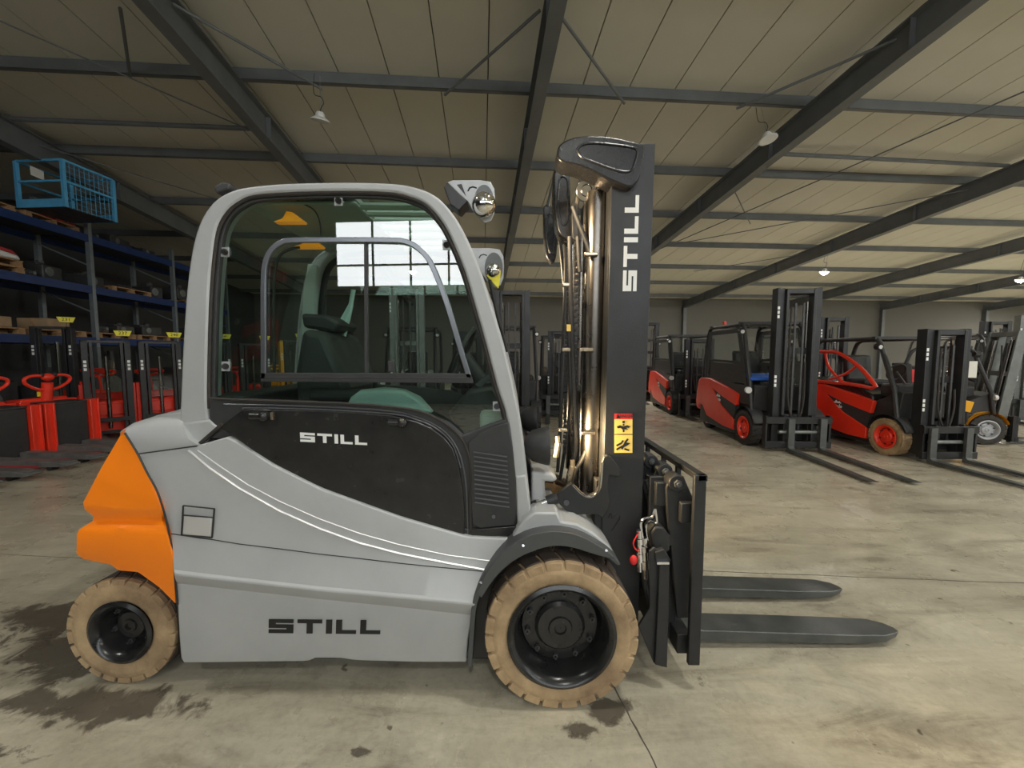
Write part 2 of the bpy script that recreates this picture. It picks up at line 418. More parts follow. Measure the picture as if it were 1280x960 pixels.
for rb in RAFT:
    mb = MB(); h = zc(A1)-rz0+.1
    for (x0, x1, y0, y1) in ((-.1,.1,-.3,-.28),(-.1,.1,-.02,0),(-.006,.006,-.28,-.02)): mb.box(x0,x1,y0,y1,0,h)
    mb.prism([(-.1,h),(.1,h),(.1,h+.02),(-.1,h+.02)], -.9, 0)
    o = ob('column', mb, M['beam'], wf, smooth=False, fix=False); o.location = hall(rb, A1, 0); o.rotation_euler = (0,0,math.atan2(BX.y, BX.x))
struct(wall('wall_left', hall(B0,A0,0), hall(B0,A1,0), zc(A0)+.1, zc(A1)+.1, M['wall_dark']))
struct(wall('wall_right', hall(B1,A1,0), hall(B1,A0,0), zc(A1)+.1, zc(A0)+.1, M['wall']))
# rear wall with its strip of windows: built as sill wall, head wall and end piers
WB0, WB1, WZ0, WZ1 = -6.4, 30.8, 3.75, 5.9
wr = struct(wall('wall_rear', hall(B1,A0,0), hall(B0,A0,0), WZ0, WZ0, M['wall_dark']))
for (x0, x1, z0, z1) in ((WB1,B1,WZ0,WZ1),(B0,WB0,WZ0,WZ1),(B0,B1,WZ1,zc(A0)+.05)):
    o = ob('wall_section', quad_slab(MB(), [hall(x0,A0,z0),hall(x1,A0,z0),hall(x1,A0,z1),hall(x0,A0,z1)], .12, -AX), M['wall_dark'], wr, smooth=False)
M['daylight'] = mat('daylit frosted pane', (1,1,1), .6, 0, emit=(.93,.98,1), es=WINDOW_STRENGTH)
M['mullion'] = mat('window mullion', (.05,.05,.05), .5)
npane = 30; pwid = (WB1-WB0)/npane; nw = 5
for w in range(nw):
    fr = MB(); b0 = WB0+w*npane/nw*pwid
    for i in range(npane//nw+1): fr.beam(hall(b0+i*pwid, A0-.03, WZ0), hall(b0+i*pwid, A0-.03, WZ1), .06, .06, up=BX)
    for z in (WZ0+.03, 4.47, WZ1-.03): fr.beam(hall(b0,A0-.03,z), hall(b0+npane/nw*pwid,A0-.03,z), .06, .06)
    fo = ob('window_%d' % (w+1), fr, M['mullion'], smooth=False); struct(fo)
    for i in range(npane//nw):
        for z0, z1 in ((WZ0+.05, 4.44), (4.5, WZ1-.05)):
            x0 = b0+i*pwid+.03; x1 = b0+(i+1)*pwid-.03
            ob('pane', quad_slab(MB(), [hall(x0,A0-.05,z0),hall(x1,A0-.05,z0),hall(x1,A0-.05,z1),hall(x0,A0-.05,z1)], .01, -AX), M['daylight'], fo, smooth=False)

for w in range(3):  # windows added in the unseen right wall, to light the hall from that side
    a0 = 2 + w*6.5; fr = MB()
    for i in range(6): fr.beam(hall(B1-.03,a0+i*1.2,2.6), hall(B1-.03,a0+i*1.2,4.6), .06, .06, up=AX)
    for z in (2.6, 3.6, 4.6): fr.beam(hall(B1-.03,a0,z), hall(B1-.03,a0+6,z), .06, .06)
    fo = struct(ob('window_%d' % (nw+1+w), fr, M['mullion'], smooth=False))
    for i in range(5):
        for z0, z1 in ((2.64, 3.56), (3.64, 4.56)):
            ob('pane', quad_slab(MB(), [hall(B1-.02,a0+i*1.2+.04,z0),hall(B1-.02,a0+i*1.2+1.16,z0),hall(B1-.02,a0+i*1.2+1.16,z1),hall(B1-.02,a0+i*1.2+.04,z1)], .012, -BX), M['daylight'], fo, smooth=False)

# high-bay lamps hung from the purlins
def lamp(b, a, drop, lit, label, group=None, tilt=.12, watts=None):
    p = hall(b, a, zc(a)-drop)
    t = thing('pendant_lamp', label, 'lamp', p, 0, group)
    t.rotation_euler = (tilt, tilt*.6, 0)
    ob('housing', MB().zlathe([(.001,.13),(.05,.13),(.07,.10),(.075,.06),(.15,.015),(.155,0),(.14,0),(.001,.002)], (0,0,0), 28), M['lampwhite'], t, ang=30)
    ob('diffuser', MB().zlathe([(.001,-.11),(.05,-.10),(.10,-.06),(.135,-.004),(.14,.001),(.001,.004)] if lit else [(.001,-.004),(.135,-.004),(.14,.001),(.001,.004)], (0,0,0), 28), M['lamp_lit'] if lit else M['lamp_off'], t)
    ob('cable', MB().tube(spline([(0,0,.13),(.02,0,.2),(.05,.01,.26),(.02,0,.34),(-.10,.0,.38),(-.09,0,drop-.17)],5),.006,6), M['plastic'], t)
    ob('hook', MB().tube([(0,0,drop-.19),(0,0,.36),(0,0,.14)],.004,6), M['rackzinc'], t)
    if lit:
        l = bpy.data.lights.new('lamp_light', 'AREA'); l.shape = 'DISK'; l.size = .28; l.energy = watts or LAMP_WATTS; l.color = (1.0,.97,.89); l.spread = R(175)
        lo = bpy.data.objects.new('lamp_light', l); COL.objects.link(lo); lo.location = (0,0,-.125); lo.parent = t
lamp(-2.64, 7.1, .82, False, 'unlit white pendant lamp hanging above the cab, left of the silver truck mast', tilt=.25)
lamp(5.12, 7.1, .82, False, 'unlit white pendant lamp hanging high to the right of the silver truck mast', tilt=-.2)
lamp(12.9, 14.47, 1.0, True, 'lit pendant lamp glowing above the tall mast of the middle red truck', watts=420)
lamp(22.1, 15.15, 1.0, True, 'lit pendant lamp glowing at the right edge of the hall', watts=420)
lamp(-2.6, 15.6, .9, True, 'added pendant lamp behind the top of the cab glass, brightening the far hall', watts=110)  # extra lamp behind the cab, added to brighten the far wall
lamp(4.65, 15.4, .9, True, 'added pendant lamp hidden behind the mast of the silver truck, brightening the far hall', watts=300)  # another added lamp, kept out of sight by the mast, for the far wall
for k, (b_, a_, w_) in enumerate([(-4,1.2,45),(1.5,1.2,75),(7.5,1.2,110),(14.5,1.2,200),(21.5,1.2,200),(0,-4,90),(8,-4,90),(16,-4,120),(18,7.2,230),(25,7.2,240),(31,7.2,250),(32,14.5,300),(33,20,330)]):
    lamp(b_, a_, .8, True, 'added pendant lamp outside the view, brightening the hall', group='added pendant lamps outside the view', watts=w_)  # unseen lamps added to raise the general light in the hall

# ------------------------------------------------------------------ lettering
def glyphs():
    v, w, t = .34, 1.42, .25      # stem width, letter width, bar height
    S = [[(0,0),(w,0),(w,.62),(v+.05,.62),(v+.05,1-t),(w,1-t),(w,1),(.0,1),(0,.38),(w-v-.05,.38),(w-v-.05,t),(0,t)]]
    T = [[(0,1-t),(w,1-t),(w,1),(0,1)], [(w/2-v/2,0),(w/2+v/2,0),(w/2+v/2,1-t),(w/2-v/2,1-t)]]
    I = [[(0,0),(v,0),(v,1),(0,1)]]
    L_ = [[(0,0),(w*.82,0),(w*.82,t),(v,t),(v,1),(0,1)]]
    return [(S,w),(T,w),(I,v),(L_,w*.82),(L_,w*.82)]
def word(origin, ux, uz, n, height, length, m, parent, depth=.0015):
    g = glyphs(); gap = .24; tot = sum(w for _, w in g) + gap*4; k = length/tot; x = 0
    origin = Vector(origin); ux = Vector(ux); uz = Vector(uz); n = Vector(n)
    for polys, w in g:
        mb = MB()
        for p in polys:
            vs_ = [origin + ux*((x+a)*k) + uz*(b_*height) for a, b_ in p]
            q = len(p); mb.add(vs_ + [v + n*depth for v in vs_], [tuple(range(q)), tuple(range(2*q-1, q-1, -1))] + [(i, q+i, q+(i+1) % q, (i+1) % q) for i in range(q)])
        ob('letter', mb, m, parent, smooth=False)
        x += w + gap
def text(s_, loc, rot, size, m, parent, name='lettering', ext=.001):
    c = bpy.data.curves.new(name, 'FONT'); c.body = s_; c.size = size; c.extrude = ext; c.align_x = 'CENTER'; c.align_y = 'CENTER'; c.resolution_u = 2
    t = bpy.data.objects.new('tmp', c); COL.objects.link(t)
    me = bpy.data.meshes.new_from_object(t); bpy.data.objects.remove(t)
    me.materials.clear(); me.materials.append(m)
    o = bpy.data.objects.new(name, me); COL.objects.link(o); o.parent = parent; o.location = loc; o.rotation_euler = rot
    return o

# ------------------------------------------------------------------ wheels (axle along y; the face is at y, sg=+1 when the truck lies towards +y)
def wheel(parent, name, c, Ro, Rr, wd, sg, tyre_m, tread_m, rim_m, hub_m, nl=24, deep=.11, nuts=10, detail=True, label=None):
    cx, cy, cz = c
    n = 64 if detail else 28
    prof = [(Rr,.03),(Rr+.004,.012),(Rr+.02,.004),((Rr+Ro)/2,-.004),(Ro-.045*Ro/.35,.0),(Ro-.022,.010),(Ro-.012,.03),(Ro-.012,wd-.03),(Ro-.04,wd-.008),(Rr+.01,wd-.005),(Rr,wd-.03)]
    ty = ob('tyre', MB().lathe(prof, c, n, sg), tyre_m, None, ang=50)
    w = thing(name, '', '', (0,0,0)) if False else None
    ty.name = name; ty.parent = parent
    # tread lugs, wrapped over both shoulders
    mb = MB(); sh = MB()
    for i in range(nl):
        for side in (0, 1):
            a0 = 2*math.pi*(i+.5*side)/nl; a1 = a0 + 2*math.pi/nl*.86
            def arc(ra, rb_, y0, y1, tgt, aa0=a0, aa1=a1, skew=0):
                vs_ = []
                for t in (aa0, (aa0+aa1)/2, aa1):
                    for r_, y_, sk in ((ra,y0,0),(rb_,y0,0),(rb_,y1,skew),(ra,y1,skew)):
                        vs_.append((cx+r_*math.cos(t+sk), cy+sg*y_, cz+r_*math.sin(t+sk)))
                fs = [(0,1,2,3),(11,10,9,8)]
                for s_ in (0,4):
                    for q in range(4): fs.append((s_+q, s_+4+q, s_+4+(q+1) % 4, s_+(q+1) % 4))
                tgt.add(vs_, fs)
            if side == 0:
                arc(Ro-.03, Ro, .03, wd*.54, mb, skew=.12)
                arc(Ro-.05, Ro-.003, .002, .03, sh)
            else:
                arc(Ro-.03, Ro, wd*.46, wd-.02, mb, skew=-.12)
    tr = ob('tread', mb, tread_m, ty, ang=30, bevel=.004 if detail else 0, seg=1)
    ob('shoulder_lugs', sh, tyre_m, ty, ang=30, bevel=.004 if detail else 0, seg=1)
    rim = [(Rr-.001,.015),(Rr+.012,-.004),(Rr-.004,-.012),(Rr-.018,-.004),(Rr-.03,.02),(Rr-.04,deep*.8),(Rr-.05,deep),(Rr-.052,deep+.004)]
    ob('rim', MB().lathe(rim + [(.02,deep+.004)], c, n, sg), rim_m, ty, ang=40)
    ob('wheel_disc', MB().lathe([(Rr-.052,deep-.002),(Rr-.058,deep-.018),(Rr*.48,deep-.02),(Rr*.46,deep-.03)], c, n, sg), hub_m, ty, ang=30)
    ob('hub_cap', MB().lathe([(Rr*.5,deep-.01),(Rr*.5,deep-.032),(Rr*.44,deep-.045),(Rr*.24,deep-.048),(Rr*.22,deep-.056),(Rr*.12,deep-.058),(Rr*.10,deep-.05),(0.001,deep-.05)], c, n, sg), hub_m, ty, ang=30)
    if nuts:
        first = None
        for i in range(nuts):
            t = 2*math.pi*(i+.3)/nuts; r_ = Rr*.66
            if first is None:
                yy = sg*(deep-.02)
                m2 = MB().cyl((0,yy+sg*.004,0),(0,yy-sg*.014,0),.0135,6).cyl((0,yy,0),(0,yy-sg*.028,0),.005,8)
                sv = OFF.copy(); OFF.xyz = (0,0,0)
                first = o = ob('wheel_nut', m2, M['greyjunk'], ty, ang=30); OFF.xyz = sv
            else: o = first.copy(); COL.objects.link(o)
            o.location = (cx - OFF[0] + r_*math.cos(t), cy - OFF[1], cz - OFF[2] + r_*math.sin(t))
    if label: ty['label'] = label
    return ty

# ------------------------------------------------------------------ the main truck, side on: outlines are given where the photograph shows them, at their real depth y
def W(px, py, Y):
    u = (px-640)/500; v = (480-py)/500
    dy = math.cos(PITCH)+v*math.sin(PITCH); dz = -math.sin(PITCH)+v*math.cos(PITCH); t = Y/dy
    return (u*t, Y, EYE+dz*t)
def XZ(pts, Y): return [(W(a,b,Y)[0], W(a,b,Y)[2]) for a, b in pts]
def R3(pts, Y): return [W(a,b,Y) for a, b in pts]
YC = 2.39                                   # centre line of the truck
def mir(y): return 2*YC - y

OFF.xyz = (-.85, YC, 0)
T = thing('forklift_truck', 'large silver and orange electric forklift with closed cab, standing side on in front', 'forklift', (-.85, YC, 0))

# wheels
wheel(T, 'front_wheel', (.222, 1.69, .346), .346, .232, .25, 1, M['tan'], M['tread'], M['gloss_black'], M['gloss_black'], label='tan dusty front wheel with deep black rim')
wheel(T, 'front_wheel', (.222, mir(1.69), .346), .346, .232, .25, -1, M['tan'], M['tread'], M['gloss_black'], M['gloss_black'])
wheel(T, 'rear_wheel', (-1.885, 1.83, .266), .266, .145, .20, 1, M['tan'], M['tread'], M['gloss_black'], M['gloss_black'], nl=22, deep=.1, nuts=6, label='smaller tan dusty rear wheel')
wheel(T, 'rear_wheel', (-1.885, mir(1.83), .266), .266, .145, .20, -1, M['tan'], M['tread'], M['gloss_black'], M['gloss_black'], nl=22, deep=.1, nuts=6)

# counterweight
cw = [R3([(151,540),(156,537)],1.90), R3([(150,545),(159,543)],1.83), R3([(127,584),(150,588),(184,593)],1.80), R3([(104,628),(150,634),(199,632)],1.765),
      R3([(106,637),(150,640),(201,641)],1.765), R3([(117,645),(155,647),(202,648)],1.79), R3([(116,651),(160,652),(203,652)],1.79), R3([(99,662),(150,660),(207,663)],1.76), R3([(96,668),(150,667),(209,670)],1.752),
      R3([(95.6,692),(150,694),(216,698)],1.752), R3([(104,699),(139,706),(148,713),(172.5,715),(199,734),(219,754)],1.77)]
mb = MB().rows(cw, mir(1.76), 30)
ob('counterweight', mb, M['orange'], T, bevel=.018, ang=40, seg=3)
for y0 in (1.88,):
    ob('wheel_arch', MB().box(-2.1,-1.2,2.08,2.70,.2,.74), M['black'], T)
ob('rear_axle', MB().cyl((-1.885,1.95,.266),(-1.885,2.83,.266),.06,16).box(-1.98,-1.79,2.1,2.68,.2,.36), M['black'], T, bevel=.01)
# chassis core, battery and floor
ob('chassis', MB().box(-1.62,.02,1.84,mir(1.84),.12,.78).box(-.2,.5,2.02,mir(2.02),.18,.62), M['black'], T, bevel=.01)
ob('front_axle', MB().cyl((.222,1.86,.346),(.222,2.92,.346),.11,24), M['black'], T)
# silver side: rows from the top edge down, each with its own depth
side = [R3([(172,567),(246,557),(285,546),(340,581),(400,611),(500,647),(582,671),(641,674)],1.815),
        R3([(184,591),(260,585),(320,606),(400,640),(500,672),(560,686),(630,694)],1.80),
        R3([(203.5,635),(280,640),(330,655),(400,670),(500,692),(560,702),(620,706)],1.788),
        R3([(213,666),(300,680),(400,695),(500,707),(609,717)],1.775),
        R3([(216,712),(300,722),(400,733),(500,742),(596,750)],1.745), R3([(217,718),(300,727),(400,738),(500,747),(594,756)],1.732),
        R3([(218,723),(300,732),(400,743),(500,752),(593,761)],1.742), R3([(220,729),(300,738),(400,749),(500,759),(591,769)],1.772),
        R3([(224,800),(300,800),(400,799),(500,799),(585,799)],1.765),
        R3([(226,822),(230,829),(300,828),(385,827),(392,823),(425,823),(445,826),(520,828),(583,828)],1.775)]
side_mb = MB().rows(side, 1.86, 44)
ob('side_skirt', side_mb, M['silver'], T, bevel=.006, ang=32)
side_bvh = BVHTree.FromPolygons([tuple(v) for v in side_mb.v], side_mb.f)
far = [[(x, mir(y), z) for x, y, z in r_] for r_ in side]
ob('side_skirt', MB().rows(far, mir(1.86), 30), M['silver'], T)
def strip(name, pts, r, m, parent=T, n=6): return ob(name, MB().tube(pts, r, n), m, parent)
def ontop(path, dy=0):                      # raised lines pressed on the side: depth follows the panel
    out = []
    for (px, py) in path:                   # find the pressed panel's own surface and lie on it
        q = Vector(W(px, py, 1.8)); e = Vector((0,0,EYE)); d = (q-e).normalized()
        h = side_bvh.ray_cast(e, d)[0]
        out.append((h if h is not None and h.y < 1.85 else q) + Vector((0,-.0005+dy*.3,0)))
    return out
strip('seam', ontop([(214,667),(240,671),(270,675),(300,680),(350,686),(400,692.5),(450,698),(500,704),(550,709),(603,714)], -.001), .0022, M['black'])
strip('pressed_line', (ontop([(236.0, 563.0), (244.7, 570.3), (253.3, 577.7), (262.0, 585.0), (274.7, 593.7), (287.3, 602.3), (300.0, 611.0), (316.7, 620.3), (333.3, 629.7), (350.0, 639.0), (366.7, 646.3), (383.3, 653.7), (400.0, 661.0), (416.7, 667.0), (433.3, 673.0), (450.0, 679.0), (466.7, 683.3), (483.3, 687.7), (500.0, 692.0), (516.7, 695.3), (533.3, 698.7), (550.0, 702.0), (568.3, 705.3), (586.7, 708.7), (605, 712)], .0)), .0055, M['silver_trim'])
strip('pressed_line', (ontop([(247.0, 563.0), (256.3, 569.7), (265.7, 576.3), (275.0, 583.0), (286.7, 590.7), (298.3, 598.3), (310.0, 606.0), (323.3, 613.0), (336.7, 620.0), (350.0, 627.0), (366.7, 634.3), (383.3, 641.7), (400.0, 649.0), (416.7, 655.0), (433.3, 661.0), (450.0, 667.0), (466.7, 671.7), (483.3, 676.3), (500.0, 681.0), (520.0, 685.3), (540.0, 689.7), (560.0, 694.0), (577.3, 696.3), (594.7, 698.7), (612, 701)], .0)), .003, M['silver_trim'])
strip('edge_seam', spline(R3([(156,541),(172,567),(184,591),(196,613),(204,636),(210,660),(214,681),(217,705),(219,725),(222,756)],1.762),4), .004, M['black'])
# charge flap with its recess
ob('charge_flap', MB().prism(XZ([(230,644),(265,647),(264,671),(228,668)],1.774),1.772,1.785), M['silver_trim'], T, bevel=.004)
mbf = MB()
for a, b in (((229,632),(268,636)),((268,636),(265,672)),((228,669),(265,672)),((229,632),(227,669)),((230,644),(266,647))): mbf.tube([W(*a,1.772),W(*b,1.772)], .0035, 6)
ob('flap_gasket', mbf, M['black'], T)
ob('flap_recess', MB().prism(XZ([(231,634),(267,637),(266,646),(231,643)],1.778),1.776,1.785), M['silver'], T)
# rear bonnet
bon = [R3([(224,512),(224,511.5)],2.02), R3([(196,519),(226,514)],1.93), R3([(170,529),(190,524),(227,524)],1.86), R3([(158,536),(185,534),(229,535)],1.83), R3([(155.5,541),(190,546),(236,549)],1.815), R3([(163,555),(200,556),(247,556)],1.812), R3([(172,567),(205,563),(246,557.5)],1.815)]
ob('rear_bonnet', MB().rows(bon, mir(1.82), 24), M['silver'], T, ang=50)
strip('bonnet_seam', R3([(172,567.5),(246,557.5)],1.809), .003, M['black'])
ob('bonnet_top', MB().prism(XZ([(157,538),(175,527),(200,519),(226,514),(250,512),(250,560),(175,562)],1.95),1.9,mir(1.9)), M['silver'], T, bevel=.02)

# door lower panel, vents
dp = [(274,534),(300,514),(312,511),(340,512),(400,513),(450,515),(490,519),(520,526),(540,535),(555,546),(566,560),(573,580),(578,610),(581,640),(581,669),(560,664),(500,645.5),(450,629),(400,609.5),(370,597),(340,579),(320,567),(300,552)]
ob('door_surround', MB().prism(XZ([(262,500),(300,499),(440,505),(520,513),(560,530),(578,545),(612,531),(633,524),(641,600),(644,665),(590,675),(560,668),(500,650),(400,614),(340,585),(285,549),(255,548),(262,530)],1.85),1.85,1.90), M['plastic'], T, bevel=.004)
ob('far_door_panel', MB().prism(XZ([(262,500),(300,499),(440,505),(520,513),(560,530),(578,545),(612,531),(633,524),(641,600),(644,665),(260,665),(255,548),(262,530)],1.85),mir(1.90),mir(1.85)), M['plastic'], T)
dl = ob('door_panel', MB().prism(XZ(dp,1.832),1.832,1.852), M['gloss_black'], T, bevel=.007, seg=3)
strip('door_edge', spline(R3([(304,511),(312,510),(400,512),(490,517.5),(520,524.5),(541,533),(557,545),(568,560),(576,585)],1.838),3), .0035, M['alu'])
strip('door_seal', spline(R3([(262,498),(300,500),(360,502),(440,505),(500,510),(530,516),(556,529),(575,546),(586,570),(589,600),(588,650),(590,668)],1.842),3), .007, M['rubber'])
strip('door_seal', spline(R3([(280,505),(360,507),(440,510),(490,514),(520,521),(545,532),(563,547),(576,572),(583,610),(585,668)],1.843),3), .004, M['alu'])
for hx in ((322,520),(495,528)):
    hb = ob('hinge', MB().cyl(W(hx[0]-9,hx[1],1.808),W(hx[0]+8,hx[1]+.5,1.808),.016,14).ball(W(hx[0]+8,hx[1]+.5,1.806),.024,8), M['gloss_black'], T)
    ob('hinge_pin', MB().box(W(hx[0]-5,0,1.8)[0],W(hx[0]-1,0,1.8)[0],1.786,1.80,W(0,hx[1]+4,1.8)[2],W(0,hx[1]-5,1.8)[2]), M['brass'], hb)
ob('vent_panel', MB().prism(XZ([(585,553),(600,541),(615,534),(636,527),(641,560),(645,600),(646,640),(643,657),(600,661),(590,656),(588,620)],1.838),1.838,1.852), M['plastic'], T, bevel=.006)
first = None
for i in range(12):
    y_ = 565 + i*5.7; x0 = 592+i*.15; x1 = 634+i*.25
    ob('louvre', MB().beam(W(x0,y_,1.832),W(x1,y_+6,1.832),.007,.005), M['alu'], T)
ob('vent_frame', MB().prism(XZ([(588,662),(645,658),(646,670),(590,671)],1.834),1.834,1.852), M['gloss_black'], T, bevel=.003)
ob('vent_knob', MB().cyl(W(617,646,1.822),W(617,646,1.84),.009,12), M['black'], T)
p0 = W(375.5,552,1.831); p1 = W(459,556.5,1.831)
dv = Vector(p1)-Vector(p0)
word((p0[0],1.8315,p0[2]), dv.normalized(), (0,0,1), (0,-1,0), abs(W(0,540.5,1.831)[2]-W(0,552,1.831)[2]), dv.length, M['white'], dl)
p0 = W(335.5,791.5,1.762); p1 = W(475,793,1.762); dv = Vector(p1)-Vector(p0)
word((p0[0],1.7665,p0[2]), dv.normalized(), (0.06,0,1), (0,-1,0), abs(W(0,774.5,1.762)[2]-W(0,791.5,1.762)[2]), dv.length, M['blackprint'], T, depth=.004)

# cab frame
outer = [(224,534),(226,500),(229,430),(234,360),(241,310),(251,277),(266,254),(285,241),(310,234),(360,229.5),(430,228),(490,229.5),(520,234.5),(543,244),(562,262),(580,290),(600,336),(615,382),(630,432),(642,482),(652,532),(660,600),(665,650)]
inner = [(262,528),(259,500),(260,430),(262,370),(266,320),(272,284),(284,263),(300,251),(318,244),(362,240.5),(430,239),(486,240.5),(512,246),(531,254.5),(547,270),(562,294),(580,337),(594,383),(608,432),(621,482),(634,526),(642,600),(647,660)]
sm = lambda pts, n=4: [(v.x, v.y) for v in spline([(a,b,0) for a,b in pts], n)]
o_, i_ = sm(outer), sm(inner)
def cabband(y0, y1, name, m, oo=o_, ii=i_, Yp=1.86, **k):
    return ob(name, MB().band(XZ(oo,Yp), XZ(ii,Yp), y0, y1), m, T, **k)
cabband(1.855, 1.96, 'cab_frame', M['silver'], bevel=.012, seg=3)
cabband(mir(1.96), mir(1.855), 'cab_frame', M['silver'], bevel=.012, seg=2)
# lower end of the frame, sweeping to the seam
ob('cab_foot', MB().prism(XZ([(224,530),(262,524),(268,530),(274,534),(247,557),(240,554),(230,545)],1.845),1.845,1.93), M['silver'], T, bevel=.01)
ob('cab_foot', MB().prism(XZ([(644,596),(657.5,594),(665,650),(658,668),(646,674),(646.5,655)],1.845),1.845,1.93), M['silver'], T, bevel=.008)
strip('foot_seal', R3([(278,530),(246,558)],1.835), .009, M['rubber'])
# bright outer lip + black seal along the inside edge
inner2 = [(x + (5 if x < 300 else (-3 if x > 560 else 0)), y + (4 if 300 <= x <= 560 and y < 300 else 0)) for x, y in inner]
strip('cab_seal', [W(a,b,1.868) for a, b in sm([(p[0]+(2 if p[0]<300 else -2 if p[0]>540 else 0), p[1]+(2 if p[1]<300 else 0)) for p in inner])][3:], .009, M['rubber'])
def off(pts, d):
    out = []; m = len(pts)
    for i in range(m):
        a = Vector(pts[max(i-1,0)]); b = Vector(pts[min(i+1,m-1)]); t = (b-a).normalized(); out.append((pts[i][0]-t.y*d, pts[i][1]+t.x*d))
    return out
ii = i_
cabband(1.875, 1.90, 'door_frame', M['plastic'], oo=ii, ii=off(ii, 6), bevel=.003)
cabband(mir(1.90), mir(1.875), 'door_frame', M['plastic'], oo=ii, ii=off(ii, 9))
# window panes of the door
gl_in = off(ii, 5)
pane = [p for p in gl_in if p[1] < 527] 
bottom = [(600,534),(578,545),(556,530),(520,514),(440,507),(350,502),(266,500)]
pn = ob('door_glass', MB().prism(XZ(pane+bottom,1.888),1.886,1.892), M['glass'], T, smooth=False)
pf = ob('far_door_glass', MB().prism(XZ(pane+bottom,1.888),mir(1.892),mir(1.886)), M['clear'], T, smooth=False)
for (a, b) in ((281,315),(282,458),(423,251),(558,306),(621,508)):
    ob('bolt_plate', MB().prism(XZ([(a-5,b-6),(a+5,b-6),(a+5,b+6),(a-5,b+6)],1.88),1.878,1.884), M['satin'], T, bevel=.001)
    ob('glass_bolt', MB().cyl(W(a,b,1.866),W(a,b,1.885),.013,18,.016).cyl(W(a,b,1.866),W(a,b,1.87),.008,12), M['gloss_black'], T)
# sliding window frame
sl = [(326,474),(326,420),(326,350),(329,325),(336,311),(348,301),(366,297),(430,296.5),(490,297),(508,299),(524,307),(538,322),(549,345),(562,380),(577,430),(590,473)]
so = sm(sl, 4); si = off(so, -6.5) if False else off(so, 6.5)
ys = 1.868
ob('sliding_window_frame', MB().band(XZ(so,1.872), XZ(si,1.872), ys, 1.884), M['alu'], T, bevel=.003)
ob('sliding_window_rail', MB().prism(XZ([(326,466),(588,467),(592,479),(326,477)],1.87), ys, 1.884).beam(W(330,471.5,1.866),W(588,472.5,1.866),.006,.004), M['plastic'], T, bevel=.003)
ob('sliding_window_post', MB().prism(XZ([(455.5,303),(459,303),(460,467),(456.5,467)],1.88), 1.874, 1.886), M['plastic'], T)
ob('window_catch', MB().box(W(475,0,1.86)[0],W(483,0,1.86)[0],1.852,1.868,W(0,465,1.86)[2],W(0,451,1.86)[2]), M['plastic'], T, bevel=.003)
s2 = sm([(342,467),(341,400),(342,350),(345,328),(352,316),(364,310),(375,308)],4)
ob('inner_gasket', MB().band(XZ(s2,1.9), XZ(off(s2,3),1.9), 1.894, 1.90), M['rubber'], T)
# roof with ribs, front and rear glass, header beams
roof = sm([(285,241),(310,234),(360,229.5),(430,228),(490,229.5),(520,234.5),(543,244)],3)
k_ = 10
ob('roof', MB().band(XZ(roof[:k_],1.86), XZ(off(roof[:k_],7),1.86), 1.95, mir(1.95)), M['green_in'], T)
ob('roof_window', MB().band(XZ(roof[k_-1:],1.86), XZ(off(roof[k_-1:],3),1.86), 1.95, mir(1.95)), M['clear'], T)
M['rib'] = mat('roof rib', (.55,.66,.60), .4)
for k, yk in enumerate((1.995, 2.09, 2.2, 2.33, 2.48, 2.64, 2.78)):
    ob('roof_bar', MB().tube(R3([(435,250),(520,250),(540,262)],1.86) and [(W(430,0,1.86)[0],yk,2.315),(W(522,0,1.86)[0],yk,2.312),(W(543,0,1.86)[0],yk,2.26)], .018, 8), M['rib'], T)
ob('roof_liner', MB().box(W(285,0,1.86)[0],W(425,0,1.86)[0],1.97,mir(1.97),2.315,2.335), M['green_in'], T, bevel=.01)
rr = [(224,534),(226,500),(229,430),(234,360),(241,310),(251,277),(266,254),(285,241)]
fr_ = [(543,244),(562,262),(580,290),(600,336),(615,382),(630,432),(642,482),(652,532)]
ob('windscreen', MB().band(XZ(sm(off(fr_,4)),1.86), XZ(sm(off(fr_,7)),1.86), 1.96, mir(1.96)), M['clear'], T)
ob('rear_glass', MB().band(XZ(sm(off(rr[1:],4)),1.86), XZ(sm(off(rr[1:],7)),1.86), 1.96, mir(1.96)), M['clear'], T)
ob('rear_bulkhead', MB().box(-1.5,-1.3,1.92,mir(1.92),.75,1.40), M['plastic'], T, bevel=.01)
# interior
ob('cab_floor', MB().box(-1.45,-.05,1.91,mir(1.91),.72,.78), M['plastic'], T)
ob('seat_base', MB().box(-1.25,-.62,2.12,2.66,.78,1.12), M['plastic'], T, bevel=.03)
ob('seat_cushion', MB().box(-1.22,-.62,2.13,2.65,1.12,1.27), M['seat'], T, bevel=.05, seg=3)
ob('seat_backrest', MB().prism([(-1.16,1.2),(-.94,1.2),(-.88,1.42),(-1.0,1.72),(-1.12,1.74),(-1.17,1.5)],2.14,2.64), M['seat'], T, bevel=.04, seg=3)
ob('headrest', MB().prism([(-1.17,1.75),(-.99,1.72),(-.96,1.78),(-1.04,1.82),(-1.18,1.83)],2.25,2.53), M['seat'], T, bevel=.02)
ob('armrest', MB().box(-1.05,-.62,2.04,2.12,1.36,1.42), M['seat'], T, bevel=.02)
hood = [R3([(440,503),(460,487),(490,484),(515,491),(536,510)],2.06)]
ob('seat_side_cover', MB().prism(XZ([(432,512),(440,496),(452,487),(480,484),(505,487),(524,496),(542,516)],2.05),2.02,2.10), M['teal'], T, bevel=.02, seg=3)
ob('joystick', MB().tube([(-.72,2.08,1.40),(-.71,2.08,1.47)],.012,8).ball((-.71,2.08,1.49),.022,8), M['plastic'], T)
sw = [(.0 -.30+.17*math.sin(t)*.45, 2.39+.17*math.cos(t), 1.60+.17*math.sin(t)*.89) for t in [2*math.pi*i/28 for i in range(28)]]
